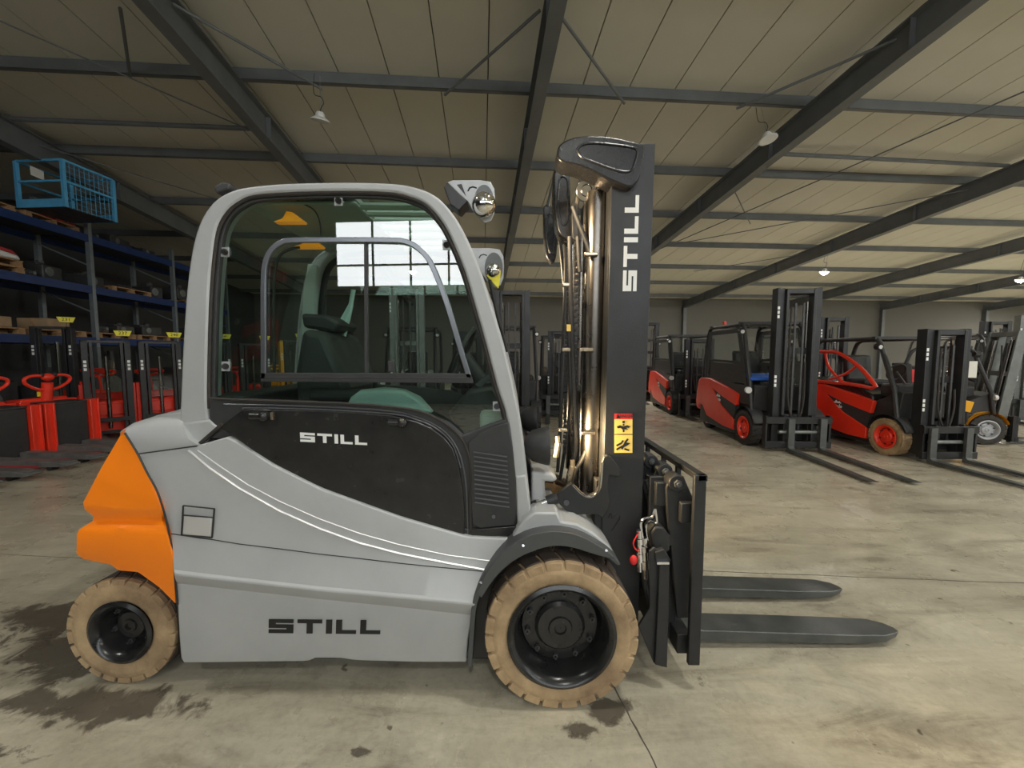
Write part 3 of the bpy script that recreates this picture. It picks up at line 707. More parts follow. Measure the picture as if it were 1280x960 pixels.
st = ob('steering_wheel', MB().tube(sw,.015,8,closed=True).tube([(-.30,2.39,1.6),(-.30,2.24,1.6)],.012,6).tube([(-.30,2.39,1.6),(-.30,2.54,1.6)],.012,6), M['plastic'], T)
ob('steering_column', MB().tube([(-.29,2.39,1.59),(-.17,2.39,1.42),(-.05,2.39,1.15)],.045,12), M['plastic'], T)
ob('dashboard', MB().prism([(-.33,1.30),(-.22,1.42),(-.10,1.44),(-.02,1.36),(.0,1.0),(-.1,.78),(-.28,.78),(-.2,1.1)],2.02,2.76), M['plastic'], T, bevel=.02)
ob('dash_display', MB().prism([(-.20,1.44),(-.10,1.52),(-.08,1.5),(-.17,1.42)],2.1,2.3), M['alu'], T, bevel=.005)
ob('pedal_box', MB().box(-.16,-.02,1.95,2.04,1.02,1.32), M['green_in'], T, bevel=.02)
for (a, b, yy) in ((359,271,1.99),(383,303,2.25)):
    ob('interior_beacon', MB().prism(XZ([(a-17,b+6),(a-6,b+2),(a-1,b-7),(a+6,b-6),(a+19,b+4),(a+17,b+6)],yy),yy,yy+.05), M['amber'], T)
ob('seat_belt', MB().tube(R3([(430,420),(438,385),(442,362)],2.4),.014,6), M['teal'], T)
ob('belt_reel', MB().prism(XZ([(418,410),(436,378),(440,380),(432,414)],2.42),2.42,2.46), M['teal'], T, bevel=.008)
lin = [(375,480),(377,420),(381,360),(386,330),(398,332),(396,380),(398,440),(402,480)]
ob('pillar_lining', MB().prism(XZ(lin,2.82),2.80,2.84), M['green_in'], T, bevel=.01)
cable = spline(R3([(362,240),(374,252),(392,262),(400,278),(402,300)],1.98),4)
strip('cable', cable, .004, M['plastic'])

# front: fender, step, tilt cylinder
def arc_pts(P_): return sm(P_, 3)
fo = arc_pts([(584,834),(586,800),(589,762),(595,738),(606,716),(627,690),(656,670),(691,663),(723,668),(749,681),(766,693),(776,706)])
fi = arc_pts([(590,834),(592,800),(595,764),(601,742),(612,721),(632,697),(659,678),(691,671.5),(720,676),(745,688),(760,698),(772,707)])
ob('mudguard', MB().band(XZ(fo,1.735), XZ(fi,1.735), 1.735, 2.02), M['guardgrey'], T, bevel=.004)
fo2 = arc_pts([(596,742),(607,717),(628,691),(657,671),(691,664),(723,669),(749,682),(768,696)])
fi2 = arc_pts([(602,748),(618,724),(640,703),(665,690),(692,683),(716,685),(742,693),(764,699)])
ob('mudguard_lip', MB().band(XZ(fo2,1.72), XZ(fi2,1.72), 1.72, 1.738), M['guardgrey'], T, bevel=.004)
ob('mudguard_top', MB().prism(XZ([(640,672),(655,650),(668,640),(697,641),(702,652),(722,655),(742,666),(760,681),(768,692),(748,680),(722,667),(691,662),(656,669)],1.79),1.79,2.1), M['silver'], T, bevel=.01)
for a in ((654,682),(758,688),(601,728)): ob('screw', MB().cyl(W(*a,1.714),W(*a,1.722),.006,8), M['chrome'], T)
ob('step', MB().prism(XZ([(664,588),(690,590),(697,598),(690,602),(680,600),(684,640),(664,646)],1.98),1.96,2.12), M['silver'], T, bevel=.012)
ob('dash_front', MB().prism(XZ([(650,540),(664,580),(668,650),(700,650),(700,680),(640,680),(640,560)],2.12),2.12,2.66), M['black'], T, bevel=.01)
tc_ = ob('tilt_cylinder', MB().cyl(W(664,634,1.92),W(686,626,1.92),.020,18), M['chrome'], T)
ob('rod_end', MB().cyl(W(684,627,1.92),W(697,622,1.92),.028,16).cyl(W(664,634,1.92),W(672,631,1.92),.026,16), M['mast'], tc_)
# lamps
def headlamp(cx_, cy_, Y, r, m='plastic'):
    c = W(cx_, cy_, Y)
    h = ob('headlamp', MB().add([], []) , M['plastic'], T) if False else None
    mbh = MB(); prof = [(.001,-.11),(.04,-.105),(.075,-.07),(r-.006,-.02),(r,0),(r,.012),(r-.008,.012),(r-.012,.0),(.001,-.06)]
    vs_ = []; n = 28; k = len(prof)
    for i in range(n):
        t = 2*math.pi*i/n
        for rr_, o2 in prof: vs_.append((c[0]+o2, c[1]+rr_*math.cos(t), c[2]+rr_*math.sin(t)))
    mbh.add(vs_, [(i*k+q, i*k+q+1, ((i+1) % n)*k+q+1, ((i+1) % n)*k+q) for i in range(n) for q in range(k-1)])
    h = ob('headlamp', mbh, M['plastic'], T, ang=50)
    ob('lamp_lens', MB().cyl((c[0]+.002,c[1],c[2]),(c[0]+.009,c[1],c[2]),r-.013,24), M['lens'], h)
    ob('lamp_bracket', MB().tube([(c[0]-.1,c[1],c[2]),(c[0]-.16,c[1],c[2]-.02),(c[0]-.18,c[1]+.03,c[2]-.12)],.016,8), M['black'], h)
    l = bpy.data.lights.new('headlamp_light', 'SPOT'); l.energy = 55; l.color = (1,.72,.38); l.spot_size = R(125); l.spot_blend = .8; l.shadow_soft_size = .05
    lo = bpy.data.objects.new('headlamp_light', l); COL.objects.link(lo); lo.location = Vector((c[0]+.03,c[1],c[2]))-OFF; lo.rotation_euler = (0,R(-90),0); lo.parent = T
    return h
headlamp(683, 557, 1.93, .095)
headlamp(668, 524, 2.76, .10)

# work lamp in its bracket, one each side
def worklamp(dx, dy, Y, k, spot=True):
    def q(a, b): return (dx+(a-595)*k, dy+(b-250)*k)
    wb = ob('work_lamp_bracket', MB().prism(XZ([q(559,228),q(566,225),q(600,225),q(613,227),q(618,236),q(619,250),q(618,266),q(614,276),q(606,278.5),q(597,272),q(589,260),q(585,252)],Y),Y,Y+.006), M['satin'], T, bevel=.002)
    ob('bracket_slot', MB().prism(XZ([q(571,231),q(577,230),q(583,246)],Y),Y-.001,Y+.002), M['black'], wb)
    ob('bracket_slot', MB().tube(R3([q(585,239),q(587,235),q(591,233.5),q(596,235)],Y),.004*k,6), M['black'], wb)
    e = [q(605+13*math.cos(t)*.95, 252+21*math.sin(t)) for t in [2*math.pi*i/24 for i in range(24)]]
    ob('bracket_opening', MB().prism(XZ(e,Y),Y-.0015,Y), M['beam'], wb)
    c = W(*q(604,256),Y-.03)
    hd = ob('work_lamp', MB().ball(c,.052*k,12,(1,1,1.15)), M['chrome'], wb)
    ob('work_lamp_lens', MB().ball((c[0]+.014*k,c[1]-.004,c[2]),.047*k,10,(1,1,1.1)), M['reflector'], hd)
    ob('bracket_box', MB().prism(XZ([q(555,235),q(559,229),q(585,252),q(574,264),q(563,256)],Y),Y-.01,Y+.09), M['black'], wb, bevel=.004)
    if spot:
        l = bpy.data.lights.new('work_light', 'SPOT'); l.energy = 45; l.color = (1,.75,.45); l.spot_size = R(120); l.spot_blend = .7; l.shadow_soft_size = .04
        lo = bpy.data.objects.new('work_light', l); COL.objects.link(lo); lo.location = Vector((c[0]+.08,c[1],c[2]))-OFF; lo.rotation_euler = (0,R(-80),0); lo.parent = T
worklamp(595, 250, 1.95, 1.0)
worklamp(608, 333, 2.80, .92)
ob('warning_triangle', MB().prism(XZ([(608,344),(626,338.5),(625,350),(623,360.5),(615,352)],2.75),2.75,2.757), M['tagyellow'], T)
ob('rear_lamp', MB().prism(XZ([(270,236),(281,229),(291,231),(290,238),(274,244)],1.9),1.88,1.96), M['greyjunk'], T, bevel=.008)
ob('mirror_arm', MB().tube(R3([(612,350),(622,395),(634,440)],2.75),.012,8), M['black'], T)

# ------------------------------------------------------------------ mast (part of the truck, leaning a little forward)
def lean(z): return .011*(z-1.1)
def msbox(name, x0, x1, y0, y1, z0, z1, m, **k):
    mb = MB(); l0, l1 = lean(z0), lean(z1)
    mb.add([(x0+l0,y0,z0),(x1+l0,y0,z0),(x1+l0,y1,z0),(x0+l0,y1,z0),(x0+l1,y0,z1),(x1+l1,y0,z1),(x1+l1,y1,z1),(x0+l1,y1,z1)],
                     [(0,3,2,1),(4,5,6,7),(0,1,5,4),(1,2,6,5),(2,3,7,6),(3,0,4,7)])
    return ob(name, mb, m, T, bevel=.004, **k)
xm0, xm1 = .455, .655
for sgn in (0, 1):
    f = (lambda y: y) if sgn == 0 else mir
    ys_ = sorted((f(1.95), f(1.985)))
    rail = msbox('outer_mast_rail', xm0, xm1, *ys_, .22, 2.585, M['mast'])
    if sgn == 0: nearrail = rail
    a_ = sorted((f(1.985), f(2.06)))
    msbox('mast_flange', xm1-.03, xm1, *a_, .22, 2.585, M['mast'])
    msbox('mast_flange', xm0, xm0+.03, *a_, .62, 2.585, M['mast'])
    b_ = sorted((f(2.02), f(2.09)))
    msbox('inner_mast_rail', xm0+.045, xm1-.04, *b_, .2, 2.56, M['mast'])
    yc = f(2.11)
    ob('lift_cylinder', MB().cyl((.425+lean(.8),yc,.83),(.425+lean(2.3),yc,2.42),.057,28), M['darksteel'], T)
    ob('cylinder_sleeve', MB().cyl((.425,yc,.30),(.425,yc,.72),.05,24), M['black'], T)
    ob('pressure_pipe', MB().cyl((.375,f(2.16),.85),(.385,f(2.16),2.40),.010,10), M['steel'], T)
    ob('lift_chain', MB(), M['greyjunk'], T) if False else None
    for (xx, yy) in ((.345, f(2.2)),):
        mb = MB(); z = .95
        while z < 2.40:
            mb.box(xx-.012,xx+.012,yy-.006,yy+.006,z,z+.026).box(xx-.008,xx+.008,yy-.011,yy+.011,z+.008,z+.018); z += .034
        ch = ob('lift_chain', mb, M['greyjunk'], T, fix=False); 
        if sgn == 0: ch['kind'] = 'stuff'
ob('mast_crossbar', MB().beam((.55,2.0,2.52),(.57,mir(2.0),2.52),.10,.09), M['mast'], T, bevel=.006)
ob('mast_crossbar', MB().beam((.50,2.0,1.32),(.51,mir(2.0),1.32),.05,.12), M['mast'], T, bevel=.006)
ob('mast_crossbar', MB().beam((.50,2.0,.40),(.50,mir(2.0),.40),.08,.16), M['mast'], T, bevel=.006)
# hoses
def hose(pts, Y, r, m): return strip('hose', spline(R3(pts, Y),5), r, m, n=10)
hose([(716,258),(724,280),(732,300),(738,320),(736,350),(735,420),(734,500),(733,560),(720,588),(713,612)],2.08,.0115,M['plastic'])
hose([(712,296),(713,350),(715,420),(718,500),(720,560),(712,590),(708,612)],2.15,.0135,M['plastic'])
hose([(722,296),(724,330),(725,340)],2.13,.012,M['plastic'])
hose([(706,297),(707,340),(705,400),(702,470),(700,540),(697,590)],2.4,.011,M['plastic'])
hose([(700,300),(704,340),(710,420),(712,500),(706,560),(700,600)],2.6,.012,M['plastic'])
hose([(738,300),(740,420),(739,560)],2.16,.008,M['steel'])
for (a, b, w_) in ((738,318,13),(732,437,14),(734,541,13),(707,356,7),(707,437,8),(703,537,8)):
    ob('hose_clamp', MB().beam(W(a-w_*.6,b,2.045),W(a+w_*.7,b,2.045),.03,.018), M['brass'], T, bevel=.004)
for (a, b, c_, d) in ((716,583,712,600),(697,553,694,571),(712,600,711,611)):
    ob('hose_fitting', MB().cyl(W(a,b,2.0),W(c_,d,2.0),.017,6).cyl(W(a-.5,b-8,2.0),W(a,b,2.0),.012,10), M['brass'], T)
ob('yellow_sticker', MB().prism(XZ([(708.5,405.5),(713.5,405.5),(713.5,414),(708.5,414)],2.09),2.09,2.095), M['stickyel'], T)
# top guards
def shell(pts, recess, Y, th, mname='gloss_black'):
    g = ob('hose_guard', MB().prism(XZ(sm(pts+[pts[0]],3),Y),Y,Y+th), M[mname], T, bevel=.014, seg=3)
    ob('guard_rib', MB().tube([W(a,b,Y-.001) for a,b in sm(recess+[recess[0]],3)],.006,8), M[mname], g)
M['guard'] = mat('sheen black cover', (.022,.022,.023), .26, .3, var=.2, scale=18, bump=.12, bscale=140)
shell([(696,196),(697,186),(701,179),(712,173),(725,170),(740,169),(764,170.5),(790,176),(803,180),(806,187),(804.5,202),(800,221),(794,230),(786,234),(764,226),(746,216.5),(722,207),(704,203)],
      [(721,187),(728,181),(742,179),(766,181),(790,184.5),(796.5,189),(794,202),(790,212),(781,215),(764,211),(745,204),(728,197)], 1.905, .13, 'guard')
shell([(694,206),(699,203),(706,205),(712,212),(713,240),(714,262),(720,284),(724,292),(722,298),(712,300),(701,294),(696,280),(692.5,254),(692.5,225)],
      [(700,222),(705,221),(710,228),(710,252),(709,276),(704,281),(699,270),(697.5,245)], 2.28, .12, 'guard')
shell([(679.5,259),(683,255),(688,256),(694,268),(696,285),(696.5,306),(695,322),(691,328.5),(686,325),(682,316),(680,290)],
      [(683,270),(688,267),(692,275),(693,295),(692,312),(688,316),(684,300)], 2.72, .08, 'guard')
ob('guard_strut', MB().tube(R3([(694,215),(684,258)],2.5),.008,6), M['mast'], T)
ob('chain_pulley', MB().cyl(W(733,238,2.12),W(733,238,2.17),.055,24).cyl(W(733,238,2.10),W(733,238,2.12),.03,16), M['steel'], T, bevel=.005)
ob('hose_bracket', MB().prism(XZ([(714,270),(726,214),(731,216),(722,262),(722,300),(726,302),(722,306),(715,298)],2.2),2.18,2.22), M['mast'], T, bevel=.003)
# swan-neck bracket with the cylinder cut-out
br = [(693.5,621),(705,611),(714,604),(720,609),(727,616),(736,620),(744,617),(749,609),(751,598),(752,580),(755,571),(760,569),(765,572),(777,589),(775,596),(762,594),(760,604),(761,616),(763,626),(760,638),(753,648),(748,644),(742,643),(721,643),(712,641),(703,634),(696,627)]
bk = ob('mast_bracket', MB().prism(XZ(br,1.925),1.925,1.955), M['mast'], T, bevel=.004)
ob('bracket_bolt', MB().cyl(W(708,628.5,1.915),W(708,628.5,1.93),.014,16), M['mast'], bk)
ob('bracket_lip', MB().tube(spline(R3([(716,606),(727,617),(736,621),(744,618.5),(750,609),(752,590),(753,578)],1.93),4),.007,8), M['steel'], bk)
for pp in ([(725,616),(740,618),(748,600),(752,574)],): pass
strip('weld_bead', spline(R3([(761,647),(764,642),(766,648),(773,643),(775,648),(765,664)],1.947),3), .003, M['mast'])
ob('mast_foot', MB().prism(XZ([(745,600),(760,600),(765,640),(800,640),(800,700),(796,780),(780,760),(768,700),(742,672)],1.96),1.96,2.02), M['mast'], T, bevel=.004)
# danger sticker
def slab(name, px0, py0, px1, py1, Y, m, parent, th=.001): return ob(name, MB().prism(XZ([(px0,py0),(px1,py0),(px1,py1),(px0,py1)],Y),Y-th,Y+.0), m, parent, smooth=False)
sk = slab('danger_sticker', 768, 517, 790.5, 566, 1.949, M['stickyel'], nearrail)
slab('sticker_header', 768, 517, 790.5, 524, 1.948, M['stickred'], sk)
slab('sticker_line', 768, 542.5, 790.5, 543.5, 1.948, M['blackprint'], sk)
p = W(781, 520.6, 1.9465); text('DANGER', (Vector(p)-OFF), (R(90),0,0), .021, M['blackprint'], sk, 'sticker_lettering')
ob('warning_symbol', MB().prism(XZ([(770,523),(773,518.5),(776,523)],1.9475),1.9465,1.948), M['blackprint'], sk, smooth=False)
mbk = MB()
def blob(pts): mbk.prism(XZ(pts,1.9475),1.9465,1.948)
blob([(778,526),(781,526),(781,529),(778,529)]); blob([(778.5,530),(780.5,530),(780.5,532),(778.5,532)]); blob([(778.5,537),(780.5,537),(780.5,540),(778.5,540)])
blob([(771,533),(775,531.5),(779,533),(784,531.5),(788,533),(786,535),(783,534.5),(785,537),(781,536.5),(778,537),(776,535),(772,535.5)])
blob([(771,563),(770,561),(779,556),(781,552),(784,548),(786,549),(783,553),(788,554),(784,557),(780,559),(778,562),(776,560)])
blob([(770,556),(776,553),(778,550),(780,551),(777,555),(771,558)]); blob([(781,560),(787,562),(786,564),(780,562)])
ob('warning_pictograms', mbk, M['blackprint'], sk, smooth=False)
# vertical word on the rail (reads upwards)
p0 = Vector(W(795.5,364,1.949)); p1 = Vector(W(799,244,1.949)); up = (p1-p0)
word((p0.x,1.9495,p0.z), up.normalized(), Vector((-1,0,.0)), (0,-1,0), .066, up.length, M['white'], nearrail)

# ------------------------------------------------------------------ carriage and forks
ob('carriage_beam', MB().box(.70,.76,1.90,mir(1.90),.86,.98), M['mast'], T, bevel=.006)
ob('carriage_beam', MB().box(.70,.76,1.90,mir(1.90),.20,.33), M['mast'], T, bevel=.006)
for y in (1.93, 2.15, 2.55, mir(1.93)-.02): ob('carriage_plate', MB().box(.68,.83,y,y+.03,.16,1.0), M['mast'], T, bevel=.004)
ob('fork_frame_beam', MB().box(.80,.87,1.84,mir(1.84),.80,.9), M['mast'], T, bevel=.005)
ob('fork_frame_beam', MB().box(.80,.87,1.84,mir(1.84),.15,.25), M['mast'], T, bevel=.005)
# load guard
xg = .87
lg = ob('load_guard', MB().box(xg-.02,xg+.025,1.79,mir(1.79),1.02,1.05).box(xg-.035,xg+.02,1.79,1.815,.13,1.05).box(xg-.035,xg+.02,mir(1.815),mir(1.79),.13,1.05), M['mast'], T, bevel=.004)
for y in (2.05,2.25,2.52,2.72): ob('guard_bar', MB().box(xg-.01,xg+.015,y,y+.025,.3,1.03), M['mast'], lg, bevel=.003)
for (pl, cx_, cy_, Y, r_) in (
    ([(803,580),(807,570),(815,567),(822,573),(826,600),(828,760),(806,760)],813,576,2.06,.036),
    ([(819,594),(823,583),(831,579),(839,584),(843,602),(848,770),(827,770),(820,680)],830,588,1.97,.038),
    ([(833,610),(837,598),(846,592),(855,596),(869,628),(869,642),(867,772),(847,774),(839,690),(834,640)],845,603,1.875,.040)):
    e = ob('shift_plate', MB().prism(XZ(pl,Y),Y,Y+.022), M['mast'], T, bevel=.005)
    x_, _, z_ = W(cx_,cy_,Y)
    d_ = ob('shift_eye', MB().cyl((x_,Y-.018,z_),(x_,Y+.06,z_),r_,28), M['mast'], e, bevel=.004)
    ob('eye_bolt', MB().cyl((x_,Y-.030,z_),(x_,Y-.018,z_),r_*.5,6).cyl((x_,Y-.04,z_),(x_,Y-.02,z_),r_*.26,12), M['guardgrey'], e, bevel=.002)
x_, _, z_ = W(855,622,1.875)
ob('plate_slot', MB().prism([(x_+.022*math.cos(q)-.012*math.sin(q), z_+.034*math.sin(q)-.0*math.cos(q)) for q in [2*math.pi*k/20 for k in range(20)]],1.872,1.876), M['black'], T)
ob('positioner_cylinder', MB().cyl((.76,1.93,.62),(.76,mir(1.93),.62),.035,20), M['mast'], T)
ob('side_plate', MB().prism(XZ([(812,690),(818,684),(836,700),(833,833),(828,834),(817,829),(798,783),(812,760)],1.82),1.82,1.835), M['mast'], T, bevel=.003)
ob('side_plate_edge', MB().prism(XZ([(824,704),(836,704),(833,833),(818,829)],1.81),1.80,1.825), M['mast'], T, bevel=.003)
ob('side_plate_cap', MB().prism(XZ([(821,702),(836,702),(836,705),(821,705)],1.8),1.795,1.83), M['chrome'], T)
ob('valve_block', MB().prism(XZ([(812,664),(818,656),(828,657),(834,665),(836,685),(830,690),(816,688)],1.86),1.84,1.95), M['mast'], T, bevel=.008)
ob('valve_handle', MB().prism(XZ([(817,688),(828,684),(837,698),(834,701),(818,700)],1.83),1.81,1.86), M['mast'], T, bevel=.004)
ob('guide_fin', MB().prism(XZ([(834,665),(846,679),(835,681)],1.86),1.85,1.87), M['mast'], T)
for dx in (0, 7):
    hz = ob('hydraulic_pipe', MB().tube(spline(R3([(803+dx,672+dx*.4),(801+dx,655+dx*.4),(806+dx,648+dx*.5),(815+dx*.8,646+dx),(819,636)],1.86),4),.006,8), M['chrome'], T)
    x_, z_ = W(800+dx,0,1.86)[0], 0
    mb = MB()
    for (ya, yb, r_) in ((663,673,.013),(673,680,.017),(680,692,.013),(692,702,.016),(702,714,.011)):
        mb.cyl(W(799+dx,ya+dx*1.3,1.86),W(799.5+dx,yb+dx*1.3,1.86),r_,10)
    ob('coupling', mb, M['chrome'], T)
ob('coupling_cap', MB().ball(W(792,700,1.84),.02,10,(.9,.6,1.2)), M['stickred'], T)
ob('cap_ring', MB().tube(spline(R3([(797,668),(792,678),(794,686),(800,690)],1.84),4),.003,6), M['stickred'], T)
hose([(809,600),(815,622),(820,645),(824,664)],1.96,.012,M['plastic'])
hose([(803,600),(812,630),(817,660)],2.0,.010,M['plastic'])
strip('loose_hose', spline(R3([(802,690),(806,730),(812,760)],1.9),4), .012, M['plastic'])
# forks
def fork(Y, tipx):
    x0 = .92; w = .14
    side_ = [(x0,.60),(x0,.02),(x0+.02,.0+.008),(tipx-.10,.003+.008),(tipx,.040),(tipx,.046),(tipx-.02,.052),(x0+.045,.082),(x0+.045,.60)]
    f = ob('fork', MB().prism(side_,Y,Y+w), M['fork'], T, bevel=.004)
    # cut the tip corners in plan
    me = f.data
    for v in me.vertices:
        xw = v.co.x + OFF[0]
        if xw > tipx-.05: v.co.y = (v.co.y + OFF[1] - (Y+w/2))*.25 + Y+w/2 - OFF[1]
    return f
def fork2(Y, tipx):
    x0 = .89; w = .155; st_ = [x0+.04, x0+.5, tipx-.30, tipx-.12, tipx-.04, tipx]
    zt = [.105,.092,.075,.070,.064,.055]; zb = [.045,.033,.025,.030,.038,.045]; hw = [.5,.5,.5,.46,.28,.10]
    vs_ = []
    for x, a, b, h in zip(st_, zt, zb, hw):
        yc = Y+w/2; vs_ += [(x,yc-h*w,b),(x,yc+h*w,b),(x,yc+h*w,a),(x,yc-h*w,a)]
    fs = [(0,1,2,3),(23,22,21,20)]
    for i in range(5):
        for q in range(4): fs.append((4*i+q, 4*i+4+q, 4*i+4+(q+1) % 4, 4*i+(q+1) % 4))
    f = ob('fork', MB().add(vs_, fs).box(x0,x0+.045,Y,Y+w,.045,.80), M['fork'], T, bevel=.004, ang=25)
    return f
fork2(2.07, 2.165); fork2(2.475, 2.185)
OFF.xyz = (0,0,0)

# ------------------------------------------------------------------ the other trucks: local x forward, y left, z up, origin on the floor between the front wheels
def loft(mb, secs):                       # rings of equal length
    n = len(secs[0]); vs_ = [p for s_ in secs for p in s_]; fs = [tuple(range(n)), tuple(range(len(vs_)-1, len(vs_)-n-1, -1))]
    for k in range(len(secs)-1):
        for i in range(n): fs.append((k*n+i, (k+1)*n+i, (k+1)*n+(i+1) % n, k*n+(i+1) % n))
    return mb.add(vs_, fs)
def truck(label, loc, rz, sc=1, paint='red', roof=2.15, mast=2.2, cab=False, guard=False, tan=False, rim='red', forks=(-.33,.33), flen=1.15, wide=.6, emblem=True, group=None, mastcol='mast', tilt=0, cushion=False, paper=False, body2='gloss_black', wheelbase=1.7, back=.5, beacon=False, sill=False, headlight=True, fender='plastic', tagtop=False):
    t = thing('forklift_truck', label, 'forklift', loc, rz, group); t.scale = (sc,)*3
    P_ = M[paint]; K = M[body2]; w = wide; rb = -wheelbase - back
    def o(name, mb, m, par=t, **k): return ob(name, mb, m, par, **k)
    wheel(t, 'front_wheel', (0,-w,.31), .31, .19, .19, 1, M['tan'] if tan else M['rubber'], M['tan'] if tan else M['rubber'], M[rim], M[rim], nl=20, deep=.06, nuts=6, detail=False)
    wheel(t, 'front_wheel', (0,w,.31), .31, .19, .19, -1, M['tan'] if tan else M['rubber'], M['tan'] if tan else M['rubber'], M[rim], M[rim], nl=20, deep=.06, nuts=6, detail=False)
    wheel(t, 'rear_wheel', (-wheelbase,-w+.1,.23), .23, .13, .17, 1, M['rubber'], M['rubber'], M[rim], M[rim], nl=18, deep=.05, nuts=0, detail=False)
    wheel(t, 'rear_wheel', (-wheelbase,w-.1,.23), .23, .13, .17, -1, M['rubber'], M['rubber'], M[rim], M[rim], nl=18, deep=.05, nuts=0, detail=False)
    o('chassis', MB().box(rb+.25,-.05,-w+.05,w-.05,.12,.62).box(-.1,.35,-w+.24,w-.24,.15,.6), M['black'], bevel=.02)
    # counterweight with a raised tail
    o('counterweight', MB().prism([(rb+.05,.36),(rb,.55),(rb+.03,.78),(rb+.12,1.06),(rb+.30,1.10),(rb+.42,1.0),(rb+.42,.5),(rb+.30,.46),(rb+.2,.36)],-w+.04,w-.04), P_, bevel=.06, seg=3)
    for sy in (-1, 1):
        y0, y1 = sorted((sy*(w-.10), sy*(w-.01)))
        ys = sorted((sy*(w-.08), sy*(w+.0)))
        o('side_panel', MB().prism([(rb+.36,1.09),(rb+.36,.50),(-wheelbase-.02,.50),(-wheelbase+.2,.30),(-.75,.20),(-.36,.20),(-.36,.40),(-.85,.60),(rb+.95,.90),(-.85,.78),(-.30,.66),(-.25,.88),(-.7,.98),(rb+.8,1.10)],*ys), P_, bevel=.012)
        yb = sorted((sy*(w-.09), sy*(w-.012)))
        inl = o('side_inlay', MB().prism([(rb+.9,.92),(-.85,.795),(-.31,.67),(-.34,.4),(-.84,.60)],*yb), M['plastic'])
        if emblem:
            if sy < 0: text('Linde', ((rb+.9)*.38-.5,sy*(w-.005),.70), (R(90),0,0), .10, M['white'], inl, 'emblem_lettering', .003)
            else: text('Linde', ((rb+.9)*.38-.5,sy*(w-.005),.70), (R(90),0,R(180)), .10, M['white'], inl, 'emblem_lettering', .003)
            mbe = MB(); x_ = (rb+.9)*.38-.5; mbe.prism([(x_-.09,.755),(x_-.03,.815),(x_+.01,.78),(x_+.04,.80),(x_+.09,.755)], *sorted((sy*(w-.008), sy*(w-.004)))); o('emblem', mbe, M['white'], inl)
        o('mudguard', MB().lathe([(.37,0),(.37,.2),(.34,.2),(.34,0)], (0,sy*(w+.0),.31), 20, -sy, R(20), R(165)), M[fender])
    o('battery_hood', MB().prism([(rb+.25,1.08),(rb+.35,1.22),(-.75,1.12),(-.35,.98),(-.30,.70),(rb+.3,.9)],-w+.07,w-.07), K, bevel=.03)
    o('seat_cushion', MB().box(-1.15,-.7,-.24,.24,1.12,1.22), M['seat'], bevel=.03)
    o('seat_backrest', MB().prism([(-1.2,1.15),(-1.08,1.15),(-1.12,1.65),(-1.26,1.68)],-.24,.24), M['seat'], bevel=.03)
    o('floor_plate', MB().prism([(-.75,.62),(.1,.62),(.16,1.05),(.10,1.08),(-.75,.66)],-w+.1,w-.1), M['plastic'], bevel=.01)
    sw_ = [(-.38+.06*math.cos(q),.15*math.cos(q)*0+.16*math.sin(q),1.38+.14*math.cos(q)) for q in [2*math.pi*i/20 for i in range(20)]]
    o('steering_wheel', MB().tube(sw_,.012,6,closed=True).tube([(-.38,0,1.38),(-.15,0,1.1),(0,0,.9)],.02,6), M['plastic'])
    o('control_console', MB().box(-.35,-.05,-.3,.3,.95,1.18), M['plastic'], bevel=.03)
    if sill:
        for sy in (-1,1): o('sill', MB().prism([(rb+.05,1.05),(rb+.28,1.08),(rb+.42,.95),(rb+.48,.64),(-.42,.60),(-.40,.32),(rb+.1,.30)],*sorted((sy*(w-.06),sy*(w+.015)))), P_, bevel=.02)
    # overhead guard
    zt = roof
    for sy in (-1, 1):
        yy = sy*(w-.07)
        o('guard_post', MB().tube(spline([(rb+.45,yy,1.1),(rb+.42,yy,1.5),(rb+.52,yy*.97,zt-.12),(rb+.66,yy*.95,zt-.02)],5),.038,8), M['plastic'])
        o('guard_post', MB().tube([(.12,yy,.62),(.04,yy,1.1),(-.28,yy*.96,zt-.10),(-.36,yy*.95,zt-.02)],.038,8), M['plastic'])
        o('roof_side', MB().tube([(rb+.64,yy*.95,zt-.02),(-.36,yy*.95,zt-.02)],.035,8), M['plastic'])
        if cab:
            dr = o('cab_door', MB().band([(rb+.5,1.1),(rb+.56,zt-.1),(-.38,zt-.1),(-.04,1.1),(.08,.72),(-.45,.72),(-.8,1.0)],[(rb+.62,1.16),(rb+.66,zt-.18),(-.43,zt-.18),(-.14,1.14),(-.1,1.05),(-.5,1.05),(-.8,1.12)],*sorted((yy-.02,yy+.02)),closed=True), M['plastic'])
            o('door_panel', MB().prism([(rb+.58,1.08),(rb+.60,1.44),(-.22,1.42),(-.12,1.08)],*sorted((yy-.01,yy+.01))), M['plastic'], dr)
            o('door_rail', MB().beam((rb+.55,yy,1.48),(-.2,yy,1.45),.03,.05), M['plastic'], dr)
            o('door_glass', MB().prism([(rb+.6,1.14),(rb+.64,zt-.16),(-.42,zt-.16),(-.12,1.12)],*sorted((yy-.004,yy+.004))), M['clear'], dr, smooth=False)
    n_ = 5
    for k in range(n_): o('roof_bar', MB().beam((rb+.66,-w*.75+k*w*1.5/(n_-1),zt),(-.36,-w*.75+k*w*1.5/(n_-1),zt),.05,.035), M['plastic'])
    o('roof_crossbar', MB().beam((rb+.66,-w*.93,zt-.01),(rb+.66,w*.93,zt-.01),.06,.05), M['plastic'])
    o('roof_crossbar', MB().beam((-.36,-w*.93,zt-.01),(-.36,w*.93,zt-.01),.06,.05), M['plastic'])
    if cab: o('windscreen', MB().add([(.06,-w+.1,1.1),(.06,w-.1,1.1),(-.32,w-.1,zt-.06),(-.32,-w+.1,zt-.06)],[(0,1,2,3)]), M['clear'], smooth=False, fix=False)
